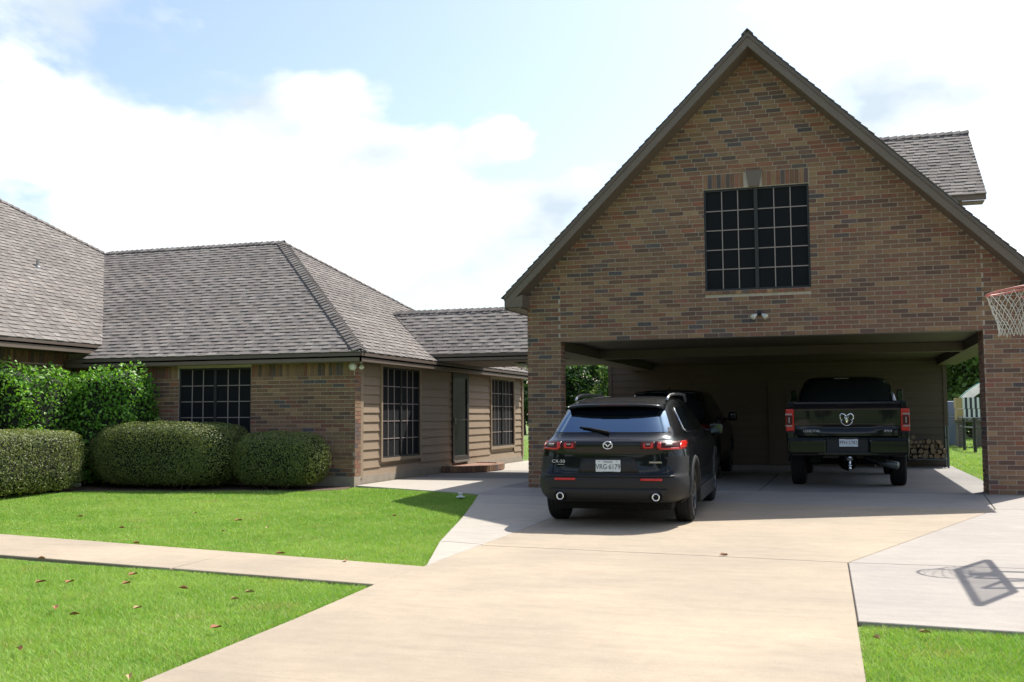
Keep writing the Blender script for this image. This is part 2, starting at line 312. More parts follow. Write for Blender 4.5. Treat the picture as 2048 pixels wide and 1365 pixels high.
# ================================================================ ROOFING
SH=[(.235,.215,.198),(.215,.197,.183),(.255,.235,.217),(.19,.173,.162),(.225,.20,.182)]
def shingles(name,poly,parent,seed,exp=.142):
    """poly: 3-D points, poly[0]->poly[1] is the eave; lays lapped tabs row by row over the slope"""
    rg=random.Random(seed); P=[Vector(p) for p in poly]; U=(P[1]-P[0]); U.z=0; U.normalize()
    nrm=None
    for i in range(2,len(P)):
        c=(P[1]-P[0]).cross(P[i]-P[0])
        if c.length>1e-3: nrm=c.normalized(); break
    if nrm.z<0: nrm=-nrm
    V=nrm.cross(U).normalized()
    if V.z<0: V=-V
    q=[((p-P[0]).dot(U),(p-P[0]).dot(V)) for p in P]; vmax=max(b for a,b in q); n=len(q)
    def ext(v):
        xs=[]
        for i in range(n):
            (x0,y0),(x1,y1)=q[i],q[(i+1)%n]
            if abs(y1-y0)<1e-9: continue
            t=(v-y0)/(y1-y0)
            if -1e-6<=t<=1+1e-6: xs.append(x0+(x1-x0)*t)
        return (min(xs),max(xs)) if len(xs)>1 else None
    m=MB(); v=-.02; O=P[0]; row=0
    while v<vmax-.03:
        vt=min(v+exp*1.12,vmax-.002); e0=ext(max(v,.001)); e1=ext(vt)
        if e0 is None or e1 is None: v+=exp; continue
        x=e0[0]-rg.uniform(0,.3); rc=rg.uniform(.94,1.06)
        lo=min(e0[0],e1[0]); hi=max(e0[1],e1[1]); x=lo-rg.uniform(0,.3); up=False
        while x<hi:
            wd=rg.uniform(.13,.24); up=not up; th=.017 if up else .008
            c=rg.choice(SH); k=rc*rg.uniform(.93,1.06)*(1.03 if up else .90); c=tuple(a*k for a in c)
            a0=min(max(x,e0[0]),e0[1]); a1=min(max(x+wd,e0[0]),e0[1]); b0=min(max(x,e1[0]),e1[1]); b1=min(max(x+wd,e1[0]),e1[1])
            if (a1-a0)+(b1-b0)>.01:
                lift=nrm*(th+.006); d=v-(rg.uniform(0,.006))
                p0=O+U*a0+V*d; p1=O+U*a1+V*d; p2=O+U*b1+V*vt; p3=O+U*b0+V*vt; tn=nrm*.004
                m.mesh([p0,p1,p0+lift,p1+lift,p2+tn,p3+tn],[(0,1,3,2),(2,3,4,5),(0,2,5),(1,4,3)],c)
            x+=wd
        v+=exp
    return m.build(name,'shingle',parent,kind='stuff')
def slab3(name,poly,down,mt,parent):
    m=MB(); m.prism(poly,down); return m.build(name,mt,parent)
def caps(p0,p1,nA,nB,parent,seed,step=.15,wid=.14,lift=.034):
    """overlapping cap shingles along a ridge or hip; nA, nB = downhill directions lying in the two slopes"""
    rg=random.Random(seed); p0=Vector(p0);p1=Vector(p1); d=(p1-p0); n=int(d.length/step); d.normalize(); A=Vector(nA).normalized()*wid; B=Vector(nB).normalized()*wid; up=Vector((0,0,1)); meshes=[]
    for v in range(5):
        c=rg.choice(SH); k=rg.uniform(.6,1.15); c=tuple(a*k for a in c); m=MB(); Ln=step*1.5; z0=up*(lift+.020); z1=up*(lift-.014)
        m.mesh([z0,A+z0,B+z0,d*Ln+z1,d*Ln+A+z1,d*Ln+B+z1,A+z0-up*.024,z0-up*.02,B+z0-up*.024],[(0,3,4,1),(0,2,5,3),(0,1,6,7),(0,7,8,2),(1,4,6),(2,8,5)],c)
        me=m.data('ridge_cap'); me.materials.append(MAT['shingle']); meshes.append(me)
    for i in range(n):
        o=obj('ridge_cap',rg.choice(meshes),None,parent); o.location=p0+d*(i*step)
# ================================================================ WINDOWS
def window(parent,o,u,nrm,wd,ht,rows=5,cols=3,name='window',trim=0.,recess=.05,mun='muntin',label=None):
    """twin-sash window; o lower corner on the wall face, u along the wall, nrm out of the wall"""
    o=Vector(o);u=Vector(u);n=Vector(nrm);z=Vector((0,0,1)); b=o-n*recess
    m=MB(); fw=.035
    m.obox(b,u*fw,z*ht,n*.035); m.obox(b+u*(wd-fw),u*fw,z*ht,n*.035); m.obox(b+u*fw,u*(wd-2*fw),z*fw,n*.034); m.obox(b+u*fw+z*(ht-fw),u*(wd-2*fw),z*fw,n*.034)
    m.obox(b+u*(wd/2-.03),u*.06,z*ht,n*.037); m.obox(b-n*.02,u*wd,z*ht,n*.012)
    f=m.build(name,'window_frame',parent)
    if label: f['label']=label
    sw=wd/2-.03-fw
    for s in (0,1):
        s0=fw if s==0 else wd/2+.03; pw=sw/cols; ph=(ht-2*fw)/rows
        for r in range(rows):
            for c in range(cols):
                p=MB(); p.obox(b+u*(s0+pw*c+.002)+z*(fw+ph*r+.002)+n*.004,u*(pw-.004),z*(ph-.004),n*.006); p.build('pane','screen',f)
        for c in range(1,cols):
            p=MB(); p.obox(b+u*(s0+pw*c-.008)+z*fw+n*.0105,u*.016,z*(ht-2*fw),n*.012); p.build('muntin',mun,f)
        for r in range(1,rows):
            p=MB(); p.obox(b+u*s0+z*(fw+ph*r-.008)+n*.0105,u*sw,z*.016,n*.0105); p.build('muntin',mun,f)
    if trim:
        t=MB(); q=.012
        for oo,uu,vv in ((o-u*trim-z*trim,u*trim,z*(ht+2*trim)),(o+u*wd-z*trim,u*trim,z*(ht+2*trim)),(o-z*trim,u*wd,z*trim),(o+z*ht,u*wd,z*trim)):
            t.obox(oo-n*recess,uu,vv,n*(recess+.032))
        t.build('window_trim','siding',f)
    return f
# ================================================================ GARAGE
X0,X1=-.604,7.545; OX0,OX1,OH=0.,6.94,2.60; AX,AZ_=3.42,7.71; EX0,EX1,EZ=-.91,7.75,3.404
garage=thing('garage','two storey brown brick gable garage with open carport bays','garage',(3.42,0,0))
PT=(AZ_-EZ)/(AX-EX0)
def roof_z(x): return AZ_-PT*abs(x-AX)
def under(x): return roof_z(x)-.20
WX0,WX1,WZ0,WZ1=2.58,4.334,3.393,5.152
m=MB()   # mortar backing of the front
def backing(m,pts): m.prism([(x,.0,z) for x,z in pts],(0,.09,0))
SZ=WZ1+.262
backing(m,[(X0,.0),(OX0,.0),(OX0,OH),(OX0,under(OX0)),(X0,under(X0))]); backing(m,[(OX1,0),(X1,0),(X1,under(X1)),(OX1,under(OX1))])
backing(m,[(OX0,OH),(WX0,OH),(WX0,under(WX0)),(OX0,under(OX0))]); backing(m,[(WX1,OH),(OX1,OH),(OX1,under(OX1)),(WX1,under(WX1))])
backing(m,[(WX0,OH),(WX1,OH),(WX1,WZ0),(WX0,WZ0)]); backing(m,[(WX0,WZ1),(WX1,WZ1),(WX1,under(WX1)),(AX,under(AX)),(WX0,under(WX0))])
m.box((X0,.09,0),(OX0,.30,3.3)); m.box((OX1,.09,0),(X1,.70,3.3)); m.box((OX0,.09,OH),(OX1,.28,3.0))
gw=m.build('front_wall','mortar',garage)
B=Bricks(3)
def sp_front(x0,x1):
    def f(z0,z1):
        a=max(x0,AX-(AZ_-.28-z0)/PT); b=min(x1,AX+(AZ_-.28-z0)/PT)
        if b-a<.05: return []
        segs=[(a,b)]
        def cut(segs,c,d):
            o=[]
            for s,e in segs:
                if d<=s or c>=e: o.append((s,e)); continue
                if c-s>.03: o.append((s,c))
                if e-d>.03: o.append((d,e))
            return o
        if z1>WZ0-.06 and z0<WZ1: segs=cut(segs,WX0,WX1)
        if z1>WZ1 and z0<SZ: segs=cut(segs,WX0-.01,WX1+.01)
        return segs
    return f
ga=0.145
def pier(x0,x1,inner,low):
    f=sp_front(x0,x1)
    def g(z0,z1):
        s=f(z0,z1)
        if z0<OH and s: s=[(s[0][0],low)] if inner=='r' else [(low,s[-1][1])]
        return s
    return g
B.field((0,0,0),(1,0,0),(0,-1,0),gw,(.012,AZ_),pier(X0-.008,OX0-.003,'r',OX0+.0082),.3)
B.field((0,0,0),(1,0,0),(0,-1,0),gw,(.012,AZ_),pier(OX1+.003,X1,'l',OX1-.0082),.1)
B.field((0,0,0),(1,0,0),(0,-1,0),gw,(OH+.004,AZ_),sp_front(OX0+.004,OX1-.003))
nb=int((WX1-WX0)/.0762); q=(WX1-WX0)/nb
for i in range(nb):                                    # soldier course with a keystone in its middle, rowlock sill
    x=WX0+q*i
    if not (3.30<x+q/2<3.57): B.add((x+.004,0,WZ1+.012),(q-.009,0,0),(0,0,.2445),(0,-.009,0),gw)
nb2=int((WX1-WX0)/.1); q2=(WX1-WX0)/nb2
for i in range(nb2): B.add((WX0+q2*i+.004,0,WZ0-.062),(q2-.009,0,0),(0,0,.056),(0,-.03,0),gw)
B.field((OX0,.0,0),(0,1,0),(1,0,0),gw,(.012,OH),lambda a,b:[(-.0075,.30)]); B.field((OX1,.0,0),(0,1,0),(-1,0,0),gw,(.012,OH),lambda a,b:[(-.0075,.70)],.127)
B.field((X0,.0,0),(0,1,0),(-1,0,0),gw,(.012,3.2),lambda a,b:[(.0,.30)]); B.finish(300,gw)
m=MB(); m.prism([(3.352,-.045,WZ1+.006),(3.523,-.045,WZ1+.006),(3.573,-.045,WZ1+.282),(3.302,-.045,WZ1+.282)],(0,.05,0)); m.build('keystone','trim',garage)
window(garage,(WX0,0,WZ0),(1,0,0),(0,-1,0),WX1-WX0,WZ1-WZ0,recess=.06)
m=MB(); m.box((OX0+.01,-.012,OH-.008),(OX1-.01,.27,OH-.001)); m.build('steel_lintel','trim',garage)
for a,b,c,d in ((X0-.015,-.02,OX0+.015,.31),(OX1-.015,-.02,X1+.015,.71)):
    m=MB(); m.box((a,b,-.12),(c,d,.011)); m.build('pier_footing','foundation',garage)
# roof body, rake boards, shingles
YF,YR=-.45,14.5
def band(x0,z0,x1,z1,t,y0,y1): return [(x0,y0,z0),(x1,y0,z1),(x1,y0,z1-t),(x0,y0,z0-t)]
TH=.225
rf=MB(); rf.prism([(EX0+.02,YF+.025,EZ-.005),(AX,YF+.025,AZ_-.03),(EX1-.02,YF+.025,EZ-.005),(EX1-.02,YF+.025,EZ-.005-TH),(AX,YF+.025,AZ_-.03-TH),(EX0+.02,YF+.025,EZ-.005-TH)],(0,YR-YF,0))
roof=rf.build('roof','trim',garage)
for s in (0,1):
    ex=EX0 if s==0 else EX1
    m=MB(); m.prism([(ex,YF,EZ-.012),(AX,YF,AZ_-.012),(AX,YF,AZ_-.012-.235),(ex+(.03 if s==0 else -.03),YF,EZ-.012-.20)],(0,.022,0)); m.build('rake_board','trim',garage)
    m=MB(); m.prism([(ex,YF-.018,EZ-.006),(AX,YF-.018,AZ_-.006),(AX,YF-.018,AZ_-.085),(ex,YF-.018,EZ-.085)],(0,.017,0)); m.build('rake_moulding','trim_cap',garage)
    sx=1 if s==0 else -1; xw=X0 if s==0 else X1
    m=MB(); xa=ex+.05*sx; xb=xw+.03*sx
    m.prism([(xa,YF+.004,EZ-.09),(xa,YF+.004,EZ-.20),(xb,YF+.004,EZ-.20),(xb,YF+.004,EZ+.02)],(0,.45+.03,0)); m.build('eave_return','trim',garage)
    m=MB(); x_a,x_b=sorted((xa,xw)); m.box((x_a,YF+.03,EZ-.23),(x_b,YR,EZ-.201)); m.build('eave_soffit','trim',garage)
    m=MB(); x_a,x_b=sorted((ex+.0*sx,ex+.03*sx)); m.box((x_a,YF+.02,EZ-.235),(x_b,YR,EZ-.012)); m.build('eave_fascia','trim',garage)
shingles('shingles',[(EX0-.03,YR,EZ-.03),(EX0-.03,YF-.03,EZ-.03),(AX,YF-.03,AZ_),(AX,YR,AZ_)],roof,21)
shingles('shingles',[(EX1+.03,YF-.03,EZ-.03),(EX1+.03,YR,EZ-.03),(AX,YR,AZ_),(AX,YF-.03,AZ_)],roof,22)
caps((AX,YF-.03,AZ_),(AX,YR,AZ_),(-1,0,-PT),(1,0,-PT),roof,23)
# dormer on the right slope
DY0,DY1,DYR,DX,DZE,DZR=2.1,6.9,4.5,7.30,5.2,6.91
dp=(DZR-DZE)/(DYR-DY0)
dorm=MB(); xi=lambda z:AX+(AZ_-z)/PT
dorm.prism([(DX-.35,DY0+.35,4.0),(DX-.35,DY1-.35,4.0),(DX-.35,DY1-.35,DZE),(DX-.35,DYR,DZR-.25),(DX-.35,DY0+.35,DZE)],(-3.3,0,0)); dorm=dorm.build('dormer','siding',garage)
m=MB(); m.prism([(DX,DY0,DZE),(DX,DYR,DZR),(DX,DY1,DZE),(DX,DY1,DZE-.12),(DX,DYR,DZR-.16),(DX,DY0,DZE-.12)],(-3.9,0,0)); m.build('dormer_deck','trim',dorm)
m=MB(); m.box((4.6,DY0-.02,DZE-.115),(DX+.015,DY0+.02,DZE-.01)); m.build('dormer_fascia','trim',dorm)
m=MB(); m.box((4.8,DY0+.02,DZE-.14),(DX-.01,DY0+.36,DZE-.121)); m.build('dormer_soffit','trim',dorm)
shingles('dormer_shingles',[(DX+.02,DY0-.03,DZE-.01),(3.9,DY0-.03,DZE-.01),(3.9,DYR,DZR+.01),(DX+.02,DYR,DZR+.01)],dorm,24)
shingles('dormer_shingles',[(3.9,DY1+.03,DZE-.01),(DX+.02,DY1+.03,DZE-.01),(DX+.02,DYR,DZR+.01),(3.9,DYR,DZR+.01)],dorm,25)
caps((DX+.03,DYR,DZR+.01),(4.1,DYR,DZR+.01),(0,-1,-dp),(0,1,-dp),dorm,26)
# carport ceiling, beams, rear wall
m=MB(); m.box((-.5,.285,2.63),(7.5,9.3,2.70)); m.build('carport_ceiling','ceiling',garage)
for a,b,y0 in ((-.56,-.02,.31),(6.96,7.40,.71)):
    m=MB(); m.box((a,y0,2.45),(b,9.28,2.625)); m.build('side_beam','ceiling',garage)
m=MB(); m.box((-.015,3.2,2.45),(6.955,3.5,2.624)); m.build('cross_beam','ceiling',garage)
YB=9.3; RX0,RX1=-1.18,7.17
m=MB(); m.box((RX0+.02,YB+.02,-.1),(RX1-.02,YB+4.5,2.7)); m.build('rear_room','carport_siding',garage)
z=.06; i=0
while z<2.63:
    zt=min(z+.178,2.63)
    for a,b in ((RX0+.09,2.95),(4.55,RX1-.09)) if z<2.15 else ((RX0+.09,RX1-.09),):
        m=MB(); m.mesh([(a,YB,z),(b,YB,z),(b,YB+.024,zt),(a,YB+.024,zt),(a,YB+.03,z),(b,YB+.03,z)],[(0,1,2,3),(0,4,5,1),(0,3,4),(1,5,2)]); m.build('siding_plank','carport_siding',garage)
    z+=.178
m=MB(); z=.06
while z<2.63:
    m.mesh([(RX1,YB+.1,z),(RX1,YB+4.4,z),(RX1-.012,YB+4.4,z+.178),(RX1-.012,YB+.1,z+.178)],[(0,1,2,3)]); z+=.178
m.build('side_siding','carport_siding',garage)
for a,b in ((RX0,RX0+.09),(RX1-.09,RX1)):
    m=MB(); m.box((a,YB-.012,.02),(b,YB+.09,2.63)); m.build('corner_board','carport_siding',garage)
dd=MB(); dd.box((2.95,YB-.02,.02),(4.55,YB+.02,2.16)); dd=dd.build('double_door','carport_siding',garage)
for s in (0,1):
    for a,b in ((.2,.95),(1.08,1.95)):
        for c in (0,1):
            m=MB(); x=3.03+s*.76+c*.36; m.box((x,YB-.03,a),(x+.3,YB-.0205,b)); m.build('door_panel','carport_siding',dd)
m=MB(); m.lathe([(0,0),(.028,0),(.03,.03),(0,.06)],(3.70,YB-.03,1.0),(0,-1,0),10); m.build('door_knob','metal_sill',dd)
# ================================================================ HOUSE
HX,HY=-4.0,.164; FY=-.13            # siding wall plane x, its front end, brick front plane y
house=thing('house','single storey brown brick and tan siding house with grey hip roof','house',(-8,2,0))
EAX,EAY,EAZ=-3.736,-.384,2.498; RY,RZ_,RXX=4.2,5.51,-8.06; REAR=10.85
pf=(RZ_-EAZ)/(RY-EAY); ps=(RZ_-EAZ)/(EAX-RXX)
# front brick wall
HWX=-3.985
m=MB(); W0,W1,WB,WT=-7.86,-6.215,.62,2.262
m.box((-10.5,FY,-.15),(W0,FY+.25,2.32)); m.box((W1,FY,-.15),(HWX,FY+.25,2.32)); m.box((W0,FY,-.15),(W1,FY+.25,WB)); m.box((W0,FY,WT),(W1,FY+.25,2.32))
m.box((-10.75,-8,-.15),(-10.5,FY+.25,2.65))
m.box((-10.74,FY+.06,2.3),(-9.96,FY+.45,2.79))
hw=m.build('brick_wall','mortar',house)
B=Bricks(8)
def sp(z0,z1):
    return [(-10.48,W0),(W1,HWX)] if (z1>WB and z0<WT-.02) else [(-10.48,HWX)]
B.field((0,FY,0),(1,0,0),(0,-1,0),hw,(.17,2.06),sp)
x=-10.47
while x<HWX-.05:                      # soldier course under the eave
    if not (W0-.02<x+.035<W1+.02): B.add((x,FY,2.066),(min(.0667,HWX-x),0,0),(0,0,.2445),(0,-.009,0),hw)
    x+=.0762
B.field((HWX,FY,0),(0,1,0),(1,0,0),hw,(.17,2.31),lambda a,b:[(.0,.25)])
B.field((-10.5,-8,0),(0,1,0),(1,0,0),hw,(.17,2.38),lambda a,b:[(0,7.85)])
y=-7.95
while y<FY-.1: B.add((-10.5,y,2.39),(0,.0667,0),(0,0,.2445),(.009,0,0),hw); y+=.0762
B.finish(300,hw)
window(house,(W0,FY,WB),(1,0,0),(0,-1,0),W1-W0,WT-WB,recess=.06)
m=MB(); m.box((-10.5,FY-.03,-.2),(HWX+.012,FY+.24,.16)); m.box((HX-.2,FY+.24,-.2),(HX+.006,10.66,.15)); m.build('foundation','foundation',house)
# siding wall, facing the garage
SE=.178; Y1=HY+10.51
V1,V2,WZb,WZt=1.127,3.076,.452,2.284; D1,D2,DZ1,DZ2=5.088,6.052,.205,2.24; U1,U2=7.90,9.822
m=MB(); m.box((HX-.2,FY+.26,.1),(HX-.05,Y1-.02,2.32)); m.build('siding_backing','siding',house)
def plank(y0,y1,z,zt):
    m=MB(); x=HX
    m.mesh([(x,y0,z),(x,y1,z),(x-.022,y1,zt),(x-.022,y0,zt),(x-.04,y0,z),(x-.04,y1,z)],[(0,1,2,3),(0,4,5,1),(0,3,4),(1,5,2)]); m.build('siding_plank','siding',house)
z=.115; TR=.07
while z<2.31:
    zt=min(z+SE,2.315); segs=[(HY+.075,Y1-.08)]
    for a,b,c,d in ((V1-TR,V2+TR,WZb-TR,WZt+TR),(D1-.06,D2+.06,DZ1-.2,DZ2+.08),(U1-TR,U2+TR,WZb-TR,WZt-.03+TR)):
        if z+SE*.6>c and z<d-.02:
            o=[]
            for s,e in segs:
                if b<=s or a>=e: o.append((s,e)); continue
                if a-s>.02: o.append((s,a))
                if e-b>.02: o.append((b,e))
            segs=o
    for s,e in segs: plank(s,e,z,zt)
    z+=SE
for a,b in ((HY-.045,HY+.075),(Y1-.08,Y1+.02)):
    m=MB(); m.box((HX-.05,a,.115),(HX+.022,b,2.318)); m.build('corner_board','siding',house)
window(house,(HX-.01,V1,WZb),(0,1,0),(1,0,0),V2-V1,WZt-WZb,trim=TR,recess=.03)
window(house,(HX-.01,U1,WZb+.03),(0,1,0),(1,0,0),U2-U1,WZt-WZb-.06,trim=TR,recess=.03)
dr=MB(); dr.box((HX-.03,D1-.06,DZ1-.02),(HX+.03,D1+.05,DZ2+.07)); dr.box((HX-.03,D2-.05,DZ1-.02),(HX+.03,D2+.06,DZ2+.07)); dr.box((HX-.03,D1+.05,DZ2-.05),(HX+.029,D2-.05,DZ2+.069)); dr.box((HX-.03,D1+.05,DZ1-.02),(HX+.029,D2-.05,DZ1+.14))
dr=dr.build('storm_door','door_dark',house)
m=MB(); m.box((HX-.02,D1+.05,DZ1+.14),(HX+.0,D2-.05,DZ2-.05)); m.build('door_glass','glass',dr)
m=MB(); m.box((HX+.03,D1-.04,DZ1-.015),(HX+.06,D2+.04,DZ1+.03)); m.build('threshold','metal_sill',dr)
m=MB(); m.box((HX+.03,D1+.0,1.1),(HX+.065,D1+.03,1.25)); m.build('door_handle','metal_sill',dr)
m=MB(); m.box((HX+.001,D1+.05,1.18),(HX+.012,D2-.05,1.215)); m.build('door_rail','door_dark',dr)
# main roof
A=(EAX,EAY,EAZ); Vr=(-13.23,RY,RZ_); V0=(-9.906,.098,2.815)
hr=MB(); dn=Vector((0,0,-.10))
front=[A,(-9.98,EAY,EAZ),V0,Vr,(RXX,RY,RZ_)]
hr.prism([Vector(p)+Vector((0,0,-.012)) for p in [A,(RXX,RY,RZ_),Vr,V0,(-9.98,EAY,EAZ)]],dn)
side=[A,(EAX,REAR,EAZ),(RXX,RY,RZ_)]
hr.prism([Vector(p)+Vector((0,0,-.013)) for p in side],dn)
rearp=[(EAX,REAR,EAZ),(-14,REAR,EAZ),(-14,RY,RZ_),(RXX,RY,RZ_)]
hr.prism([Vector(p)+Vector((0,0,-.014)) for p in rearp],dn)
WEX,WEZ,wp=-9.9,2.815,.81
wz=lambda x:WEZ+wp*(WEX-x)
wing=[(WEX,-8,WEZ),(WEX,.12,WEZ),Vr,(-16,-.49,wz(-16)),(-16,-8,wz(-16))]
hr.prism([Vector(p)+Vector((0,0,-.015)) for p in wing],dn)
hr.prism([Vector(p)+Vector((0,0,-.02)) for p in [Vr,(-19,RY,RZ_),(-16,-.49,wz(-16))]],dn)
hroof=hr.build('roof','trim',house)
shingles('shingles',[(-9.98,EAY,EAZ),A,(RXX,RY,RZ_),Vr,V0],hroof,31)
shingles('shingles',[A,(EAX,REAR,EAZ),(RXX,RY,RZ_)],hroof,32)
shingles('shingles',[(EAX,REAR,EAZ),(-14,REAR,EAZ),(-14,RY,RZ_),(RXX,RY,RZ_)],hroof,34)
shingles('shingles',[(WEX,-8,WEZ),(WEX,.12,WEZ),Vr,(-16,-.49,wz(-16)),(-16,-8,wz(-16))],hroof,33)
dF=Vector((0,-1,-pf)); dS=Vector((1,0,-ps)); hip=(Vector((RXX,RY,RZ_))-Vector(A)); hn=hip.normalized()
def perp(d,h): d=d-h*d.dot(h); return d
nF=Vector((0,-pf,1)).normalized(); nS=Vector((ps,0,1)).normalized()
def inslope(n,h,sgn): v=n.cross(h)*sgn; return v
caps(Vector(A)+hn*.03,Vector((RXX,RY,RZ_)),inslope(nF,hn,1 if nF.cross(hn).x<0 else -1),inslope(nS,hn,1 if nS.cross(hn).y>0 else -1),hroof,35,step=.145,wid=.15)
caps((RXX+.05,RY,RZ_),(Vr[0],RY,RZ_),(0,-1,-pf),(0,1,-.45),hroof,36)
rh=(Vector((RXX,RY,RZ_))-Vector((EAX,REAR,EAZ))).normalized(); caps((EAX,REAR,EAZ),(RXX,RY,RZ_),inslope(nS,rh,1 if nS.cross(rh).y<0 else -1),(-.6,.8,-.3),hroof,37)
wh=(Vector((-16,-.49,wz(-16)))-Vector(Vr)).normalized(); nW=Vector((wp,0,1)).normalized(); caps(Vr,(-16,-.49,wz(-16)),inslope(nW,wh,1 if nW.cross(wh).x>0 else -1),(-.8,.5,-.3),hroof,38)
# fascias and soffits
def fascia(p,q,nrm,h=.17,drop=.012):
    p=Vector(p);q=Vector(q);n=Vector(nrm); u=q-p; m=MB()
    m.obox(p-Vector((0,0,h+drop))-n*.03,u,(0,0,h),n*.03); m.build('fascia','trim',house)
    m=MB(); m.obox(p-Vector((0,0,.07+drop))+n*.001,u,(0,0,.06),n*.02); m.build('fascia_moulding','trim_cap',house)
fascia((-10.4,EAY,EAZ),(EAX,EAY,EAZ),(0,-1,0)); fascia((EAX,EAY-.0,EAZ),(EAX,REAR,EAZ),(1,0,0)); fascia((WEX,-8,WEZ),(WEX,.12,WEZ),(1,0,0),.19)
m=MB(); m.box((-10.4,EAY+.005,2.321),(EAX-.035,FY+.2,2.335)); m.box((HX-.1,FY+.2,2.3205),(EAX-.035,REAR-.05,2.3345)); m.box((-10.6,-8,2.625),(WEX-.035,.12,2.64)); m.build('soffit','trim',house)
m=MB(); m.prism([(WEX-.03,.125,WEZ-.02),(-10.6,.125,wz(-10.6)-.03),(-10.6,.125,2.61),(WEX-.03,.125,2.61)],(0,.03,0)); m.build('wing_end_board','trim',house)
vp=Vector((-12.137,.678,4.627)); m=MB(); m.tube([vp-Vector((0,0,.1)),vp+Vector((0,0,.16))],.035,10); m.build('vent_pipe','metal_sill',house)
m=MB(); m.lathe([(.14,-.10),(.06,.03),(.036,.05)],vp,(wp*.6,0,1),12); m.build('vent_flashing','metal_sill',house)
# ================================================================ BREEZEWAY
bw=thing('breezeway','low shingled breezeway roof joining house and garage','breezeway',(-2.2,5,0))
bm_=MB(); bf=[(-3.97,3.5,2.66),(-.5,3.5,2.66),(-.5,5,3.77),(-5.52,5,3.77)]; bb=[(-.5,6.5,2.66),(-3.97,6.5,2.66),(-5.52,5,3.77),(-.5,5,3.77)]
for f in (bf,bb): bm_.prism([Vector(p)+Vector((0,0,-.012)) for p in f],(0,0,-.09))
br=bm_.build('roof','trim',bw); shingles('shingles',bf,br,41); shingles('shingles',bb,br,42); caps((-.6,5,3.77),(-5.5,5,3.77),(0,-1,-.74),(0,1,-.74),br,43)
for y,s in ((3.5,-1),(6.5,1)):
    m=MB(); a,b=sorted((y,y-s*.03)); m.box((-3.9,a,2.50),(-.56,b,2.648)); m.build('fascia','trim',bw)
    m=MB(); a,b=sorted((y+s*.001,y+s*.02)); m.box((-3.9,a,2.585),(-.56,b,2.647)); m.build('fascia_moulding','trim_cap',bw)
m=MB(); m.box((-3.72,3.535,2.485),(-.565,6.465,2.50)); m.build('ceiling','ceiling',bw)
lamp=thing('ceiling_lamp','frosted bowl ceiling lamp with finial under the breezeway ceiling','lamp',(-2.12,4.5,2.485))
m=MB(); m.lathe([(.0,0),(.09,0),(.09,-.03),(.0,-.03)],(0,0,0),(0,0,1),20); m.build('canopy','trim_cap',lamp,local=True)
m=MB(); m.lathe([(.155,-.032),(.17,-.035),(.155,-.07),(.11,-.105),(.05,-.13),(.0,-.137)],(0,0,0),(0,0,1),24); m.build('bowl','lamp_glass',lamp,True,local=True)
m=MB(); m.lathe([(.0,-.137),(.018,-.138),(.012,-.155),(.0,-.17)],(0,0,0),(0,0,1),10); m.build('finial','trim_cap',lamp,True,local=True)
# ================================================================ BRICK STEP
st=thing('brick_step','low brick doorstep with rounded front below the storm door','step',(-3.6,5.5,0))
cx,cy,ra,rb=-3.97,5.55,.95,1.25; m=MB(); pts=[(cx,cy-rb),]+[(cx+ra*math.sin(t)**.6,cy-rb*math.cos(t)) for t in [math.pi*k/14 for k in range(1,14)]]+[(cx,cy+rb)]
m.prism([(x,y,.0) for x,y in pts],(0,0,.125)); m.build('core','brick_plain',st)
for k in range(len(pts)-1):
    a=Vector((*pts[k],0)); b=Vector((*pts[k+1],0)); d=b-a; nseg=max(1,round(d.length/.1)); 
    for j in range(nseg):
        p=a+d*(j/nseg); u=d/nseg*.9; n=Vector((d.y,-d.x,0)).normalized()
        mm=MB(); c=brick_col(random); mm.obox(p-n*.17+Vector((0,0,.02)),u,n*.19,(0,0,.125),c); mm.build('brick','brick',st)
# ================================================================ OUTDOOR LAMPS
fl=thing('flood_light','twin head flood light with white bulbs on garage brick','lamp',(3.481,-.016,2.985))
m=MB(); m.lathe([(0,0),(.05,0),(.05,.02),(.03,.035),(0,.036)],(0,0,0),(0,-1,0),16); m.tube([(0,-.03,0),(-.045,-.07,-.03)],.012); m.tube([(0,-.03,0),(.05,-.07,-.02)],.012); m.build('base','lamp_black',fl,local=True)
for d in ((-.62,-.55,-.55),(.68,-.5,-.5)):
    d=Vector(d).normalized(); s=Vector((-.045 if d.x<0 else .05,-.07,-.025))
    h=MB(); h.lathe([(.0,-.005),(.02,0),(.026,.03),(.045,.085),(.05,.10)],s,d,16); h=h.build('lamp_holder','lamp_white',fl,True,local=True)
    m=MB(); m.lathe([(.048,.098),(.035,.112),(0,.118)],s,d,16); m.build('bulb','lamp_glass',h,True,local=True)
c1=thing('dome_lamp','round white disc lamp below the eave at house corner','lamp',(-4.02,FY-.016,2.23))
m=MB(); m.lathe([(.0,0),(.065,0),(.07,.02),(.065,.045),(.04,.062),(0,.068)],(0,0,0),(0,-1,0),24); m.build('dome','lamp_white',c1,True,local=True)
m=MB(); m.lathe([(.0,0),(.076,0),(.076,.014),(.0,.0141)],(0,0,0),(0,-1,0),24); m.build('back_plate','lamp_white',c1,local=True)
c2=thing('spot_lamp','small silver cone spot lamp under the eave beside siding','lamp',(-3.93,.02,2.30))
m=MB(); m.lathe([(0,0),(.03,0),(.03,-.015),(0,-.016)],(0,0,.02),(0,0,1),14); m.tube([(0,0,.01),(.01,-.01,-.03)],.01); m.build('bracket','lamp_white',c2,local=True)
m=MB(); m.lathe([(0,-.02),(.02,-.02),(.022,.0),(.05,.07),(.046,.07),(.01,.03)],(.01,-.01,-.035),(.35,-.5,-.75),16); m.build('cone','lamp_white',c2,True,local=True)
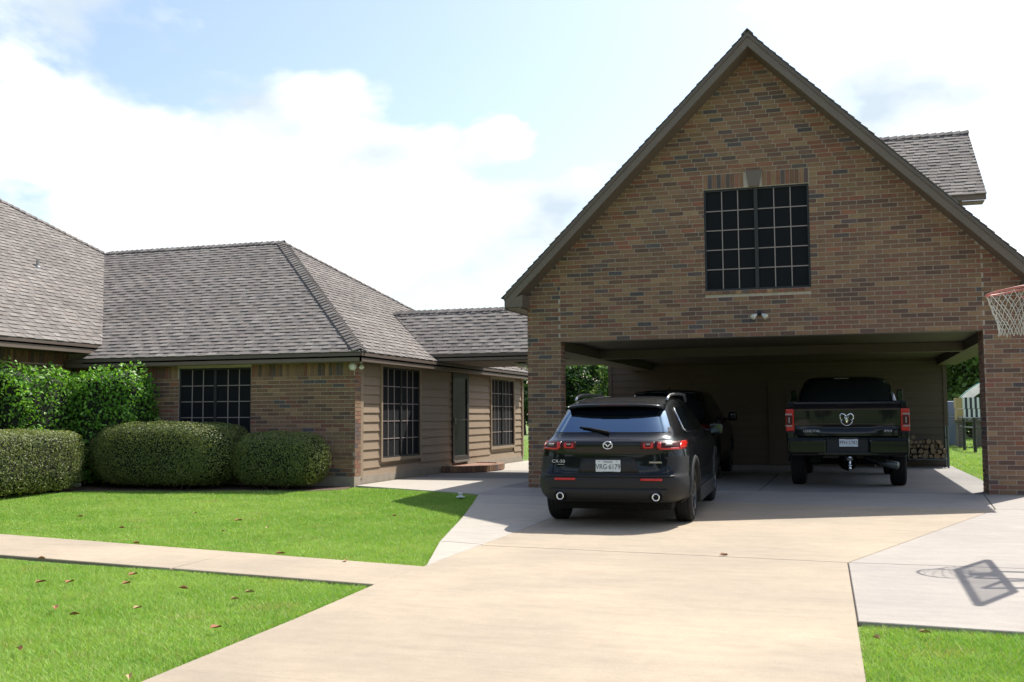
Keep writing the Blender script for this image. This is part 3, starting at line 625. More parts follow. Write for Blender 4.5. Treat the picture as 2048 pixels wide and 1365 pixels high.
# ================================================================ VEHICLES
def pchip(x,y,q):
    x=np.array(x,float);y=np.array(y,float);h=np.diff(x);d=np.diff(y)/h;m=np.zeros(len(x)); m[0]=d[0];m[-1]=d[-1]
    for i in range(1,len(x)-1):
        if d[i-1]*d[i]>0: w1=2*h[i]+h[i-1];w2=h[i]+2*h[i-1]; m[i]=(w1+w2)/(w1/d[i-1]+w2/d[i])
    i=np.clip(np.searchsorted(x,q)-1,0,len(h)-1); t=(q-x[i])/h[i]
    return (2*t**3-3*t**2+1)*y[i]+(t**3-2*t**2+t)*h[i]*m[i]+(-2*t**3+3*t**2)*y[i+1]+(t**3-t**2)*h[i]*m[i+1]
class Body:
    """car body as stacked plan outlines; tab rows = (z, half width, rear y, front y, squareness)"""
    def __init__(s,tab,ymid): s.t=np.array(tab); s.ym=ymid
    def par(s,z):
        z=np.clip(z,s.t[0,0],s.t[-1,0]); return [float(pchip(s.t[:,0],s.t[:,k],np.array([z]))[0]) for k in (1,2,3,4)]
    def rear(s,x,z):
        hw,yr,yf,n=s.par(z); q=min(abs(x)/hw,.9995); return s.ym-(s.ym-yr)*(1-q**n)**(1/n)
    def side(s,y,z):
        hw,yr,yf,n=s.par(z); f=(s.ym-y)/(s.ym-yr) if y<s.ym else (y-s.ym)/(yf-s.ym); f=min(abs(f),.9995); return hw*(1-f**n)**(1/n)
    def grid(s,nz=64,nr=26,ns=46):
        zs=np.linspace(s.t[0,0],s.t[-1,0],nz); rows=[]
        for z in zs:
            hw,yr,yf,n=s.par(z); xi0=.975; f0=(1-xi0**n)**(1/n); pts=[]
            for k in range(nr): xi=xi0*k/nr; pts.append((xi,-(1-xi**n)**(1/n)))
            for k in range(ns+1): f=f0*(1-k/ns); pts.append(((1-f**n)**(1/n),-f))
            for k in range(1,ns+1): f=f0*k/ns; pts.append(((1-f**n)**(1/n),f))
            for k in range(nr-1,-1,-1): xi=xi0*k/nr; pts.append((xi,(1-xi**n)**(1/n)))
            half=[(hw*a,s.ym+(b*(s.ym-yr) if b<0 else b*(yf-s.ym)),z) for a,b in pts]
            rows.append(half+[(-x,y,zz) for x,y,zz in half[-2:0:-1]])
        return rows
    def build(s,cls,parent,mats,off={}):
        rows=s.grid(); nz=len(rows); M=len(rows[0]); parts={}; V=np.array(rows)
        for i in range(nz-1):
            for j in range(M):
                k=(j+1)%M; a,b,c,d=V[i,j],V[i,k],V[i+1,k],V[i+1,j]; ce=(a+b+c+d)/4; n=np.cross(c-a,d-b); n/= (np.linalg.norm(n)+1e-9)
                p=cls(ce,n)
                if p: parts.setdefault(p,[]).append((i*M+j,i*M+k,(i+1)*M+k,(i+1)*M+j))
        top=tuple((nz-1)*M+j for j in range(M)); parts.setdefault('roof' if 'roof' in mats else 'body',[]).append(top)
        flat=V.reshape(-1,3); outp={}
        for p,fs in parts.items():
            use=sorted({q for f in fs for q in f}); mp_={q:i for i,q in enumerate(use)}
            m=MB(); m.mesh([flat[q] for q in use],[tuple(mp_[q] for q in f) for f in fs]); outp[p]=m.build(p,mats[p],parent,True,local=True)
        return outp
    def patch(s,name,mt,parent,x0,x1,z0,z1,off,nx=8,nz=3,th=.012,slant=0.,smooth=True):
        """thin shell following the rear surface; slant moves the lower edge inwards in x"""
        m=MB(); vs=[];fs=[]
        for i in range(nz+1):
            z=z0+(z1-z0)*i/nz; k=slant*(1-i/nz)
            for j in range(nx+1):
                x=(x0+k*(1 if x0<x1 else -1))+((x1-k)-(x0+k))*j/nx; vs.append((x,s.rear(x,z)-off,z))
        W=nx+1
        for i in range(nz):
            for j in range(nx): fs.append((i*W+j,i*W+j+1,(i+1)*W+j+1,(i+1)*W+j))
        nv=len(vs); vs+=[(x,y+th,z) for x,y,z in vs]
        edge=[j for j in range(W)]+[i*W+nx for i in range(1,nz+1)]+[nz*W+j for j in range(nx-1,-1,-1)]+[i*W for i in range(nz-1,0,-1)]
        for a,b in zip(edge,edge[1:]+edge[:1]): fs.append((a,a+nv,b+nv,b))
        m.mesh(vs,fs); return m.build(name,mt,parent,smooth,local=True)
def wheel(parent,x,y,r,wd,side,rim='rim',spokes=5):
    t=MB(); ax=(side,0,0); w=wd/2; o=(x-side*w,y,r)
    t.lathe([(r*.62,0),(r*.82,.0),(r*.94,.012),(r*.985,.035),(r,.06),(r*1.0,wd-.06),(r*.985,wd-.035),(r*.94,wd-.012),(r*.82,wd),(r*.66,wd-.004),(r*.64,wd-.02)],o,ax,40); wl_=t.build('wheel','rubber',parent,True,local=True)
    g=MB()
    for k in range(4): h=wd*(.22+.19*k); g.lathe([(r*1.002,h-.005),(r*1.0025,h),(r*1.002,h+.005)],o,ax,40)
    g.build('tread_groove','black',wl_,local=True)
    m=MB(); m.lathe([(r*.645,wd-.022),(r*.66,wd-.008),(r*.63,wd-.006),(r*.60,wd-.03),(r*.58,wd*.35)],o,ax,32)
    for k in range(spokes*2):
        a=2*math.pi*k/(spokes*2)+.2; d=Vector((0,math.cos(a),math.sin(a))); e=Vector((0,-math.sin(a),math.cos(a))); c=Vector((x+side*(w-.035),y,r))
        m.obox(c+d*.04-e*.016,d*(r*.58),e*.032,Vector((side*.022,0,0)))
    m.lathe([(0,wd-.012),(.055,wd-.014),(.06,wd-.05)],o,ax,16); m.build('rim',rim,wl_,local=True)
    m=MB(); m.lathe([(0,wd*.45),(r*.6,wd*.45)],o,ax,24); m.build('brake','black',wl_,local=True)
    return wl_
def arch(parent,body,ya,zr,r0,r1,side,off,mt,zmin=.24):
    """raised wheel-arch lip that follows the body side"""
    m=MB(); vs=[];fs=[]; K=26
    for k in range(K+1):
        a=math.pi*(-.06+1.12*k/K)
        for q,(r,dx) in enumerate(((r0,-.05),(r0,off),(r1-.012,off),(r1,.002))):
            y=ya+r*math.cos(a); z=max(zmin,zr+r*math.sin(a)); x=body.side(y,z)+dx; vs.append((side*x,y,z))
    for k in range(K):
        for q in range(3): a=k*4+q; fs.append((a,a+1,a+5,a+4))
    m.mesh(vs,fs); return m.build('wheel_arch',mt,parent,True,local=True)
def put_text(name,s,size,mt,parent,x,y,z,squeeze=1,shear=0,ex=.001):
    me=text_mesh(s,size,ex,shear,squeeze); o=obj(name,me,mt,parent,local=True); o.location=(x,y,z); return o
def plate(parent,x,y,z,txt,tilt=0):
    p=MB(); p.rbox((x-.1525,y,z-.076),(x+.1525,y+.006,z+.076),.0025,1); p=p.build('licence_plate','plate',parent,local=True)
    put_text('plate_number',txt,.088,'plate_ink',p,x,y-.0012,z-.008,.82); put_text('plate_state','TEXAS',.032,'plate_ink',p,x,y-.0012,z+.053,1.25)
    put_text('plate_motto','The Lone Star State',.013,'plate_ink',p,x+.01,y-.0012,z-.064,1.3)
    m=MB(); m.lathe([(0,0),(.007,0),(.007,.002),(0,.003)],(x-.11,y-.001,z+.06),(0,-1,0),8); m.lathe([(0,0),(.007,0),(.007,.002),(0,.003)],(x+.11,y-.001,z+.06),(0,-1,0),8); m.build('screw','metal_sill',p,local=True)
    return p
# ---------------------------------------------------------------- crossover on the drive
cxv=thing('crossover_car','black crossover with roof rails parked outside the carport opening','car',(2.06,-5.55,gz(-5.55)),math.radians(1.6),rx=math.atan(SL))
TB=[(.305,.84,.14,4.50,7),(.345,.91,.05,4.60,7),(.42,.945,.012,4.68,7.5),(.55,.955,.0,4.72,8),(.62,.955,.012,4.72,8),(.655,.95,.045,4.71,8),(.75,.952,.065,4.70,7.5),(.90,.945,.075,4.62,7),(.985,.93,.06,4.50,6.5),(1.035,.91,.065,4.33,6),(1.06,.885,.12,4.12,6),(1.09,.865,.18,3.85,6),(1.16,.84,.26,3.50,6),(1.28,.785,.40,3.18,6),(1.40,.725,.55,2.85,6),(1.48,.68,.68,2.62,5.5),(1.54,.625,.86,2.42,5),(1.575,.55,1.08,2.22,4.5),(1.595,.38,1.35,2.0,3.5)]
BD=Body(TB,2.05); RA,FA,WR=.99,3.80,.365
def cls_cx(c,n):
    x,y,z=c; ax=abs(x)
    for ya in (RA,FA):
        if (y-ya)**2+(z-WR)**2<.425**2 and ax>.6: return None
    if z>1.15 and z<1.475 and n[1]<-.3 and ax<.71-.35*(z-1.15)*.9: return 'rear_window'
    if 1.13<z<1.475 and n[1]>.3 and ax<.68: return 'windshield'
    lo=.80+max(0,(z-1.14))*.62; hi=3.32-(z-1.12)*1.25
    if 1.13<z<1.46 and abs(n[0])>.55 and lo<y<hi: return 'side_window'
    if y<.42 and z<.635: return 'rear_bumper'
    if z<.36: return 'rear_bumper'
    if y<.42 and .635<z<.86 and ax>.80-.12*(z-.635)/.22: return 'rear_bumper'
    if y>4.3 and z<.5: return 'rear_bumper'
    if z>1.50: return 'roof'
    return 'body'
prt=BD.build(cls_cx,cxv,{'body':'car_paint','rear_bumper':'car_plastic','rear_window':'car_glass','windshield':'car_glass','side_window':'car_glass','roof':'car_paint'})
bump=prt['rear_bumper']; 
m=MB(); m.rbox((-.74,.30,.20),(.74,4.4,.62),.05); m.rbox((-.6,.4,.6),(.6,3.2,1.12),.05); m.build('underbody','black',cxv,local=True)
for sx in (-1,1):
    for ya in (RA,FA): wheel(cxv,sx*.815,ya,WR,.235,sx); arch(cxv,BD,ya,WR,.40,.475,sx,.014,'car_plastic')
BD.patch('bumper_step','car_plastic',cxv,-.80,.80,.622,.645,.016,24,2,.03)
BD.patch('diffuser','car_plastic',cxv,-.72,.72,.335,.475,.022,20,3,.03,.10)
BD.patch('plate_recess','car_plastic',cxv,-.33,.33,.665,.835,.004,12,3,.01,-.05)
for sx in (-1,1):
    BD.patch('reflector','red_lens',cxv,sx*.40,sx*.66,.578,.606,.012,8,2)
    lt=BD.patch('tail_light','dark_lens',cxv,sx*.585,sx*.905,.945,1.045,.008,12,4)
    BD.patch('light_ring','red_lens',lt,sx*.62,sx*.89,.945,.968,.016,10,2,.02); BD.patch('light_ring','red_lens',lt,sx*.845,sx*.90,.955,1.042,.016,4,4,.02); BD.patch('light_ring','red_lens',lt,sx*.60,sx*.645,.962,1.03,.016,4,3,.02)
    BD.patch('lens','clear_lens',lt,sx*.69,sx*.77,.995,1.022,.018,4,2,.02)
    lt=BD.patch('tail_light','dark_lens',cxv,sx*.40,sx*.570,.955,1.040,.008,8,4)
    BD.patch('light_ring','red_lens',lt,sx*.43,sx*.545,.962,.980,.015,6,2,.02); BD.patch('light_ring','red_lens',lt,sx*.52,sx*.55,.975,1.025,.015,3,2,.02); BD.patch('light_ring','red_lens',lt,sx*.43,sx*.455,.975,1.02,.015,3,2,.02)
    BD.patch('lens','clear_lens',lt,sx*.465,sx*.515,1.002,1.020,.016,4,2,.02)
    m=MB(); o=(sx*.585,-.012,.385); m.lathe([(.030,.03),(.034,-.02),(.046,-.022),(.048,.0),(.046,.06)],o,(0,1,0),24); ex=m.build('exhaust_tip','chrome',cxv,True,local=True)
    m=MB(); m.lathe([(0,.028),(.034,.028)],o,(0,1,0),20); m.lathe([(.047,.02),(.075,.004),(.078,.03)],o,(0,1,0),20); m.build('exhaust_bore','black',ex,local=True)
    # roof rail
    m=MB(); pts=[(sx*.60,1.0,1.545),(sx*.605,1.10,1.580),(sx*.605,1.27,1.606)]+[(sx*(.605+.012*math.sin(t*3)),1.25+t*1.6,1.608+.012*math.sin(t*math.pi)) for t in [k/8 for k in range(1,9)]]+[(sx*.60,2.97,1.57),(sx*.60,3.05,1.51)]
    m.tube(pts,[.016]+[.019]*(len(pts)-2)+[.014],8); m.build('roof_rail','rail_silver',cxv,True,local=True)
    # mirror
    mr=MB(); mr.rbox((min(sx*.95,sx*1.13),2.98,1.04),(max(sx*.95,sx*1.13),3.12,1.19),.04,3); mr=mr.build('mirror','car_paint',cxv,True,local=True)
    m=MB(); m.box((min(sx*.965,sx*1.115),2.974,1.055),(max(sx*.965,sx*1.115),2.979,1.175)); m.build('mirror_glass','mirror_glass',mr,local=True)
    m=MB(); m.tube([(sx*.86,3.08,1.09),(sx*.98,3.06,1.09)],.022,8); m.build('mirror_arm','car_plastic',mr,True,local=True)
    m=MB()                                   # bright window surround and door sill
    ys=[.86,.98,1.0]; zz=[1.14,1.30,1.43]
    path=[(sx*(BD.side(y,z)+.004),y,z) for y,z in ((3.1,1.125),(2.4,1.128),(1.6,1.128),(1.02,1.132),(.86,1.18),(.97,1.42),(1.15,1.465))]
    m.tube(path,.007,6); m.build('window_trim','chrome',cxv,True,local=True)
    m=MB(); a,b=sorted((sx*.90,sx*.965)); m.rbox((a,1.48,.20),(b,3.32,.40),.02); m.build('sill','car_plastic',cxv,local=True)
# spoiler, wiper, emblem, badges, plate
m=MB(); vs=[];fs=[]; K=14
for k in range(K+1):
    x=-.615+1.23*k/K; e=abs(x/.615)**4; dz=-.03*e; dy=.10*e
    for y,z in ((1.15,1.578),(.50,1.500),(.465,1.480),(.50,1.462),(.62,1.455),(.95,1.49)): vs.append((x,y+dy,z+dz))
for k in range(K):
    for q in range(6): fs.append((k*6+q,k*6+(q+1)%6,(k+1)*6+(q+1)%6,(k+1)*6+q))
fs+=[tuple(range(6)),tuple(K*6+q for q in range(6))]; m.mesh(vs,fs); sp_=m.build('spoiler','car_paint',cxv,True,local=True)
m=MB(); m.box((-.18,.462,1.478),(.18,.47,1.490)); m.build('brake_lamp','dark_lens',sp_,local=True)
m=MB(); P=[(x,BD.rear(x,z)-.02,z) for x,z in ((-.02,1.145),(-.12,1.165),(-.30,1.20),(-.36,1.205))]; m.tube(P,[.022,.020,.014,.01],8); m.tube([(x,BD.rear(x,z)-.012,z) for x,z in ((-.05,1.165),(-.2,1.19),(-.40,1.212))],.008,6); m.build('rear_wiper','black',cxv,True,local=True)
em=MB(); ey=BD.rear(0,1.0)-.012; em.tube([(.056*math.cos(t)*(1-.10*math.sin(t)),ey,1.0+.044*math.sin(t)) for t in [2*math.pi*k/32 for k in range(33)]],.0075,8,caps=False)
em.tube([(-.052,ey,1.012),(-.03,ey,1.013),(-.014,ey-.002,1.0),(0,ey-.003,.977),(.014,ey-.002,1.0),(.03,ey,1.013),(.052,ey,1.012)],[.005,.007,.008,.007,.008,.007,.005],8); em.build('emblem','chrome',cxv,True,local=True)
mb_=put_text('model_badge','CX-50',.054,'badge',cxv,-.625,BD.rear(-.625,.80)-.010,.80,1.2,ex=.002); mb_.rotation_euler=(0,0,math.atan((BD.rear(-.55,.80)-BD.rear(-.70,.80))/.15))
m=MB(); m.box((-.635,BD.rear(-.6,.765)-.008,.762),(-.55,BD.rear(-.6,.765),.766)); m.build('badge_line','badge',cxv,local=True)
m=MB(); xx=.50; m.box((xx,BD.rear(xx+.07,.79)-.008,.785),(xx+.15,BD.rear(xx+.07,.79)+.002,.803)); m.build('trim_badge','metal_sill',cxv,local=True)
plate(cxv,0,BD.rear(0,.74)-.016,.745,'VRG\u00b76179')
m=MB()                                        # tailgate shut lines
for sx in (-1,1): m.tube([(sx*x,BD.rear(sx*x,z)-.001,z) for x,z in ((.70,.66),(.69,.8),(.675,.94))],.004,5)
m.tube([(x,BD.rear(x,1.148)-.001,1.148) for x in np.linspace(-.72,.72,21)],.0045,5); m.build('shut_line','black',cxv,local=True)
# ---------------------------------------------------------------- dark sport utility in the carport
suv=thing('utility_vehicle','black sport utility vehicle in deep shade ahead of the crossover','car',(1.40,2.35,0),math.radians(.5))
TS=[(.28,.86,.14,4.70,8),(.40,.95,.03,4.85,8),(.60,.975,.0,4.90,9),(.85,.98,.03,4.88,9),(1.02,.965,.06,4.75,8),(1.12,.945,.09,4.45,8),(1.17,.92,.12,3.9,7.5),(1.30,.865,.17,3.55,7),(1.50,.78,.26,3.15,7),(1.66,.705,.36,2.85,6.5),(1.73,.66,.45,2.65,6),(1.77,.58,.62,2.45,5),(1.79,.40,.95,2.2,4)]
SB=Body(TS,2.2)
def cls_s(c,n):
    x,y,z=c; ax=abs(x)
    for ya in (.98,3.85):
        if (y-ya)**2+(z-.38)**2<.43**2 and ax>.6: return None
    if 1.2<z<1.71 and n[1]<-.4 and ax<.80-.28*(z-1.2): return 'rear_window'
    if 1.2<z<1.68 and n[1]>.3 and ax<.72: return 'windshield'
    if 1.17<z<1.66 and abs(n[0])>.5 and .6+(z-1.17)*.2<y<3.45-(z-1.17)*1.4: return 'side_window'
    if z<.5: return 'rear_bumper'
    return 'body'
SB.build(cls_s,suv,{'body':'car_paint','rear_bumper':'car_plastic','rear_window':'car_glass','windshield':'car_glass','side_window':'car_glass'})
m=MB(); m.rbox((-.75,.3,.22),(.75,4.5,.66),.05); m.build('underbody','black',suv,local=True)
for sx in (-1,1):
    for ya in (.98,3.85): wheel(suv,sx*.84,ya,.385,.25,sx); arch(suv,SB,ya,.385,.41,.48,sx,.012,'car_plastic',.28)
    SB.patch('tail_light','dark_lens',suv,sx*.66,sx*.935,.98,1.10,.01,8,3)
    a,b=sorted((sx*.98,sx*1.17)); mr=MB(); mr.rbox((a,3.05,1.15),(b,3.2,1.34),.04,3); mr=mr.build('mirror','car_paint',suv,True,local=True)
    m=MB(); m.tube([(sx*.88,3.14,1.19),(sx*1.0,3.12,1.19)],.022,8); m.build('mirror_arm','car_plastic',mr,True,local=True)
m=MB(); m.prism([(-.004,1.0,1.79),(-.004,1.18,1.795),(-.004,1.06,1.85)],(.008,0,0)); m.build('antenna_fin','car_paint',suv,local=True)
m=MB(); SP=[(x,.40+.1*abs(x/.6)**3,1.735-.03*abs(x/.6)**3) for x in np.linspace(-.6,.6,13)]; m.tube(SP,.03,8); m.build('spoiler','car_paint',suv,True,local=True)
SB.patch('plate_recess','car_plastic',suv,-.3,.3,.74,.92,.004,8,2); 
# ---------------------------------------------------------------- pickup
trk=thing('pickup_truck','black four wheel drive pickup with tow hitch parked beside the firewood rack','truck',(4.835,.74,0))
def part(name,mt,fn,parent=trk,smooth=False):
    m=MB(); fn(m); return m.build(name,mt,parent,smooth,local=True)
# bed sides with a rounded shoulder, extruded along y
def bedside(sx):
    prof=[(.80,.80),(.98,.80),(1.005,.92),(1.012,1.15),(1.0,1.36),(.975,1.46),(.94,1.495),(.86,1.50),(.83,1.47),(.83,.9)]
    m=MB(); m.prism([(sx*x,.14,z) for x,z in prof],(0,2.1,0)); me=m.data('bed_side'); return obj('bed_side',me,'car_paint',trk,local=True)
for sx in (-1,1): bedside(sx)
part('bed_floor','black',lambda m:(m.box((-.85,.2,.82),(.85,2.2,.9)),m.box((-.85,2.12,.82),(.85,2.24,1.46))))
# tailgate: grid with the sculpted crease, top spoiler lip
def tg(m):
    vs=[];fs=[];xs_=np.linspace(-.865,.865,25); zs=[.905,.93,1.0,1.035,1.06,1.085,1.12,1.22,1.34,1.42,1.445,1.465,1.49,1.503]
    for z in zs:
        for x in xs_:
            w=1-abs(x/.865)**3; cz=1.055-.035*max(0,1-abs(x)/.75)**.6*(1 if abs(x)<.75 else 0); d=.0
            if z<cz: d=-.012*w
            elif z<cz+.04: d=.022*w
            else: d=.010*w-.012*(z-1.1)
            if z>1.44: d-=.028
            if z>1.495: d+=.02
            vs.append((x,.105+.02*abs(x/.865)**4+d,z))
    W=len(xs_)
    for i in range(len(zs)-1):
        for j in range(W-1): fs.append((i*W+j,i*W+j+1,(i+1)*W+j+1,(i+1)*W+j))
    n=len(vs); vs+=[(x,.20,z) for x in (-.865,.865) for z in (.905,1.503)]
    fs.append((n+1,n+3,(len(zs)-1)*W+W-1,(len(zs)-1)*W)); m.mesh(vs,fs)
gate=part('tailgate','car_paint',tg,smooth=True); part('tailgate_inner','black',lambda m:m.box((-.86,.16,.905),(.86,.20,1.49)),gate)
put_text('trim_badge','LONE STAR',.050,'badge',gate,-.585,.093,.985,1.05,ex=.002); put_text('drive_badge','4X4',.052,'badge',gate,.655,.093,.99,1.5,.2,ex=.003)
def ram(m):
    y=.086; k_=1.65; Q=lambda x,dy,z:(x*k_,y+dy,1.205+(z-1.205)*k_)
    m.tube([Q(.062*math.cos(t),0,1.205+.075*math.sin(t)) for t in [math.pi*(1.12+.76*k/16) for k in range(17)]],.008,6)
    for s in (-1,1):
        m.tube([Q(0,-.004,1.215),Q(s*.022,-.006,1.245),Q(s*.045,-.006,1.255),Q(s*.064,-.004,1.235),Q(s*.066,-.002,1.205),Q(s*.052,-.002,1.18),Q(s*.04,-.004,1.195)],[.023,.023,.021,.017,.014,.011,.008],8)
    m.mesh([Q(-.022,-.008,1.225),Q(.022,-.008,1.225),Q(.012,-.012,1.175),Q(0,-.014,1.158),Q(-.012,-.012,1.175),Q(0,-.02,1.2)],[(0,1,5),(1,2,5),(2,3,5),(3,4,5),(4,0,5)])
part('emblem','chrome',ram,gate,True)
part('handle_recess','black',lambda m:m.rbox((-.15,.078,1.415),(.15,.10,1.445),.006,2),gate)
for sx in (-1,1):
    a,b=sorted((sx*.872,sx*1.013)); l=part('tail_light','red_lens',lambda m:m.rbox((a,.10,.985),(b,.30,1.372),.02,3))
    c,d=sorted((sx*.905,sx*1.017)); part('lens_band','clear_lens',lambda m:(m.box((c,.094,1.265),(d,.15,1.292)),m.box((c,.094,1.065),(d,.15,1.088))),l)
    c,d=sorted((sx*.90,sx*1.0)); part('dark_cell','dark_lens',lambda m:m.box((c,.092,1.10),(d,.15,1.255)),l)
    c,d=sorted((sx*.945,sx*.965)); part('reverse_lens','clear_lens',lambda m:m.box((c,.088,1.125),(d,.15,1.225)),l)
    part('corner_pillar','car_paint',lambda m:m.rbox((min(sx*.868,sx*1.0),.11,.80),(max(sx*.868,sx*1.0),.3,.983),.02)); part('corner_cap','car_paint',lambda m:m.rbox((min(sx*.868,sx*.98),.11,1.374),(max(sx*.868,sx*.98),.3,1.492),.02))
# bumper
def bmp(m):
    for sx in (-1,1):
        a,b=sorted((sx*.345,sx*.99)); m.rbox((a,.0,.585),(b,.24,.862),.05,4)
        a,b=sorted((sx*.42,sx*.94)); m.rbox((a,.02,.565),(b,.20,.62),.02,2)
    m.rbox((-.5,.005,.568),(.5,.16,.635),.02,2)
    m.rbox((-.99,.03,.850),(.99,.15,.874),.01,2)
bp_=part('rear_bumper','car_paint',bmp); part('plate_pocket','car_plastic',lambda m:m.box((-.34,.05,.62),(.34,.07,.858)),bp_)
plate(trk,.02,.035,.798,'PPH\u00b75782')
part('hitch_receiver','black',lambda m:m.box((-.05,-.02,.48),(.09,.3,.56)))
hb=part('hitch_ball','chrome',lambda m:(m.lathe([(0,-.07),(.032,-.068),(.032,-.05),(.018,-.045),(.018,.06),(.032,.065),(.032,.09),(.0,.092)],(.035,-.11,.47),(0,0,1),16),m.lathe([(0,-.135),(.02,-.128),(.028,-.11),(.02,-.085),(.012,-.07)],(.035,-.11,.47),(0,0,1),16)),smooth=True)
part('hitch_mount','rack_steel',lambda m:m.box((-.01,-.15,.50),(.08,.05,.535)),hb)
part('exhaust_pipe','rack_steel',lambda m:m.tube([(.30,.85,.55),(.45,.55,.50),(.62,.32,.44),(.80,.20,.40)],[.055,.055,.06,.065],14),smooth=True)
part('chassis','black',lambda m:(m.box((-.62,.25,.45),(-.45,5.6,.62)),m.box((.45,.25,.45),(.62,5.6,.62)),m.box((-.7,.35,.60),(.7,5.6,.82)),m.tube([(-.8,1.32,.42),(.8,1.32,.42)],.055,10)))
part('differential','black',lambda m:m.lathe([(0,-.17),(.11,-.13),(.17,0),(.11,.12),(0,.16)],(.0,1.32,.42),(0,1,0),16),smooth=True)
part('spare_wheel','rubber',lambda m:m.lathe([(.12,.5),(.36,.5),(.39,.56),(.36,.66),(.12,.66)],(0,.95,.08),(0,0,1),24),smooth=True)
for sx in (-1,1):
    for ya in (1.32,5.10): wheel(trk,sx*.855,ya,.41,.27,sx)
    part('fender_flare','car_paint',lambda m:m.tube([(sx*1.0,1.32+.50*math.cos(t),.44+.50*math.sin(t)) for t in [math.pi*k/14 for k in range(15)]],.022,6),smooth=True)
# cab
TC=[(.55,.95,2.26,6.02,14),(.80,.985,2.25,6.05,14),(1.10,1.0,2.25,6.05,14),(1.32,.985,2.25,5.98,12),(1.42,.965,2.26,5.7,12),(1.50,.945,2.28,4.95,11),(1.65,.90,2.32,4.55,10),(1.85,.82,2.40,4.15,9),(1.94,.765,2.47,3.95,8),(1.985,.70,2.56,3.8,7),(2.01,.55,2.75,3.6,5)]
CB=Body(TC,3.9)
def cls_t(c,n):
    x,y,z=c; ax=abs(x)
    if (y-5.10)**2+(z-.42)**2<.50**2 and ax>.6: return None
    if 1.50<z<1.93 and n[1]<-.4 and ax<.86-.35*(z-1.5): return 'rear_window'
    if 1.46<z<1.93 and n[1]>.3 and ax<.80: return 'windshield'
    if 1.47<z<1.90 and abs(n[0])>.5 and 2.5<y<4.75-(z-1.47)*1.2: return 'side_window'
    return 'cab'
CB.build(cls_t,trk,{'cab':'car_paint','body':'car_paint','rear_window':'car_glass','windshield':'car_glass','side_window':'car_glass'})
part('high_brake_lamp','clear_lens',lambda m:[m.box((a,2.44,1.957),(a+.045,2.455,1.975)) for a in (-.21,-.155,-.10,-.045,.01)])
for sx in (-1,1):
    a,b=sorted((sx*1.0,sx*1.12)); mr=part('tow_mirror','car_plastic',lambda m:m.rbox((a,4.25,1.48),(b,4.40,1.78),.04,3),smooth=True)
    c,d=sorted((sx*1.015,sx*1.105)); part('mirror_glass','mirror_glass',lambda m:m.box((c,4.243,1.51),(d,4.249,1.75)),mr)
    part('mirror_arm','car_plastic',lambda m:m.tube([(sx*.93,4.35,1.55),(sx*1.02,4.33,1.56)],.03,8),mr,True)
    part('window_trim','chrome',lambda m:m.tube([(sx*(CB.side(y,z)+.003),y,z) for y,z in ((2.45,1.48),(2.5,1.9))],.008,6))
# ================================================================ FOLIAGE
def leaf_quads(P,Nn,size,rg,aspect=.55,jit=.7,fold=.0):
    """P (n,3) centres, Nn (n,3) facing, returns verts, faces of pointed leaves (diamonds)"""
    n=len(P); d=Nn+rg.normal(0,jit,(n,3)); d/=np.linalg.norm(d,axis=1)[:,None]+1e-9
    t=rg.normal(0,1,(n,3)); t-=d*(t*d).sum(1)[:,None]; t/=np.linalg.norm(t,axis=1)[:,None]+1e-9; b=np.cross(d,t)
    s=size*rg.uniform(.7,1.3,n)[:,None]
    v=np.stack([P-t*s*.5,P+b*s*aspect*.5+t*s*.05,P+t*s*.5,P-b*s*aspect*.5+t*s*.05],1).reshape(-1,3)
    return v,np.arange(4*n).reshape(n,4)
def pal(cols,n,rg,var=.18):
    c=np.array(cols)[rg.integers(0,len(cols),n)]; return np.clip(c*rg.uniform(1-var,1+var,(n,1)),0,1)
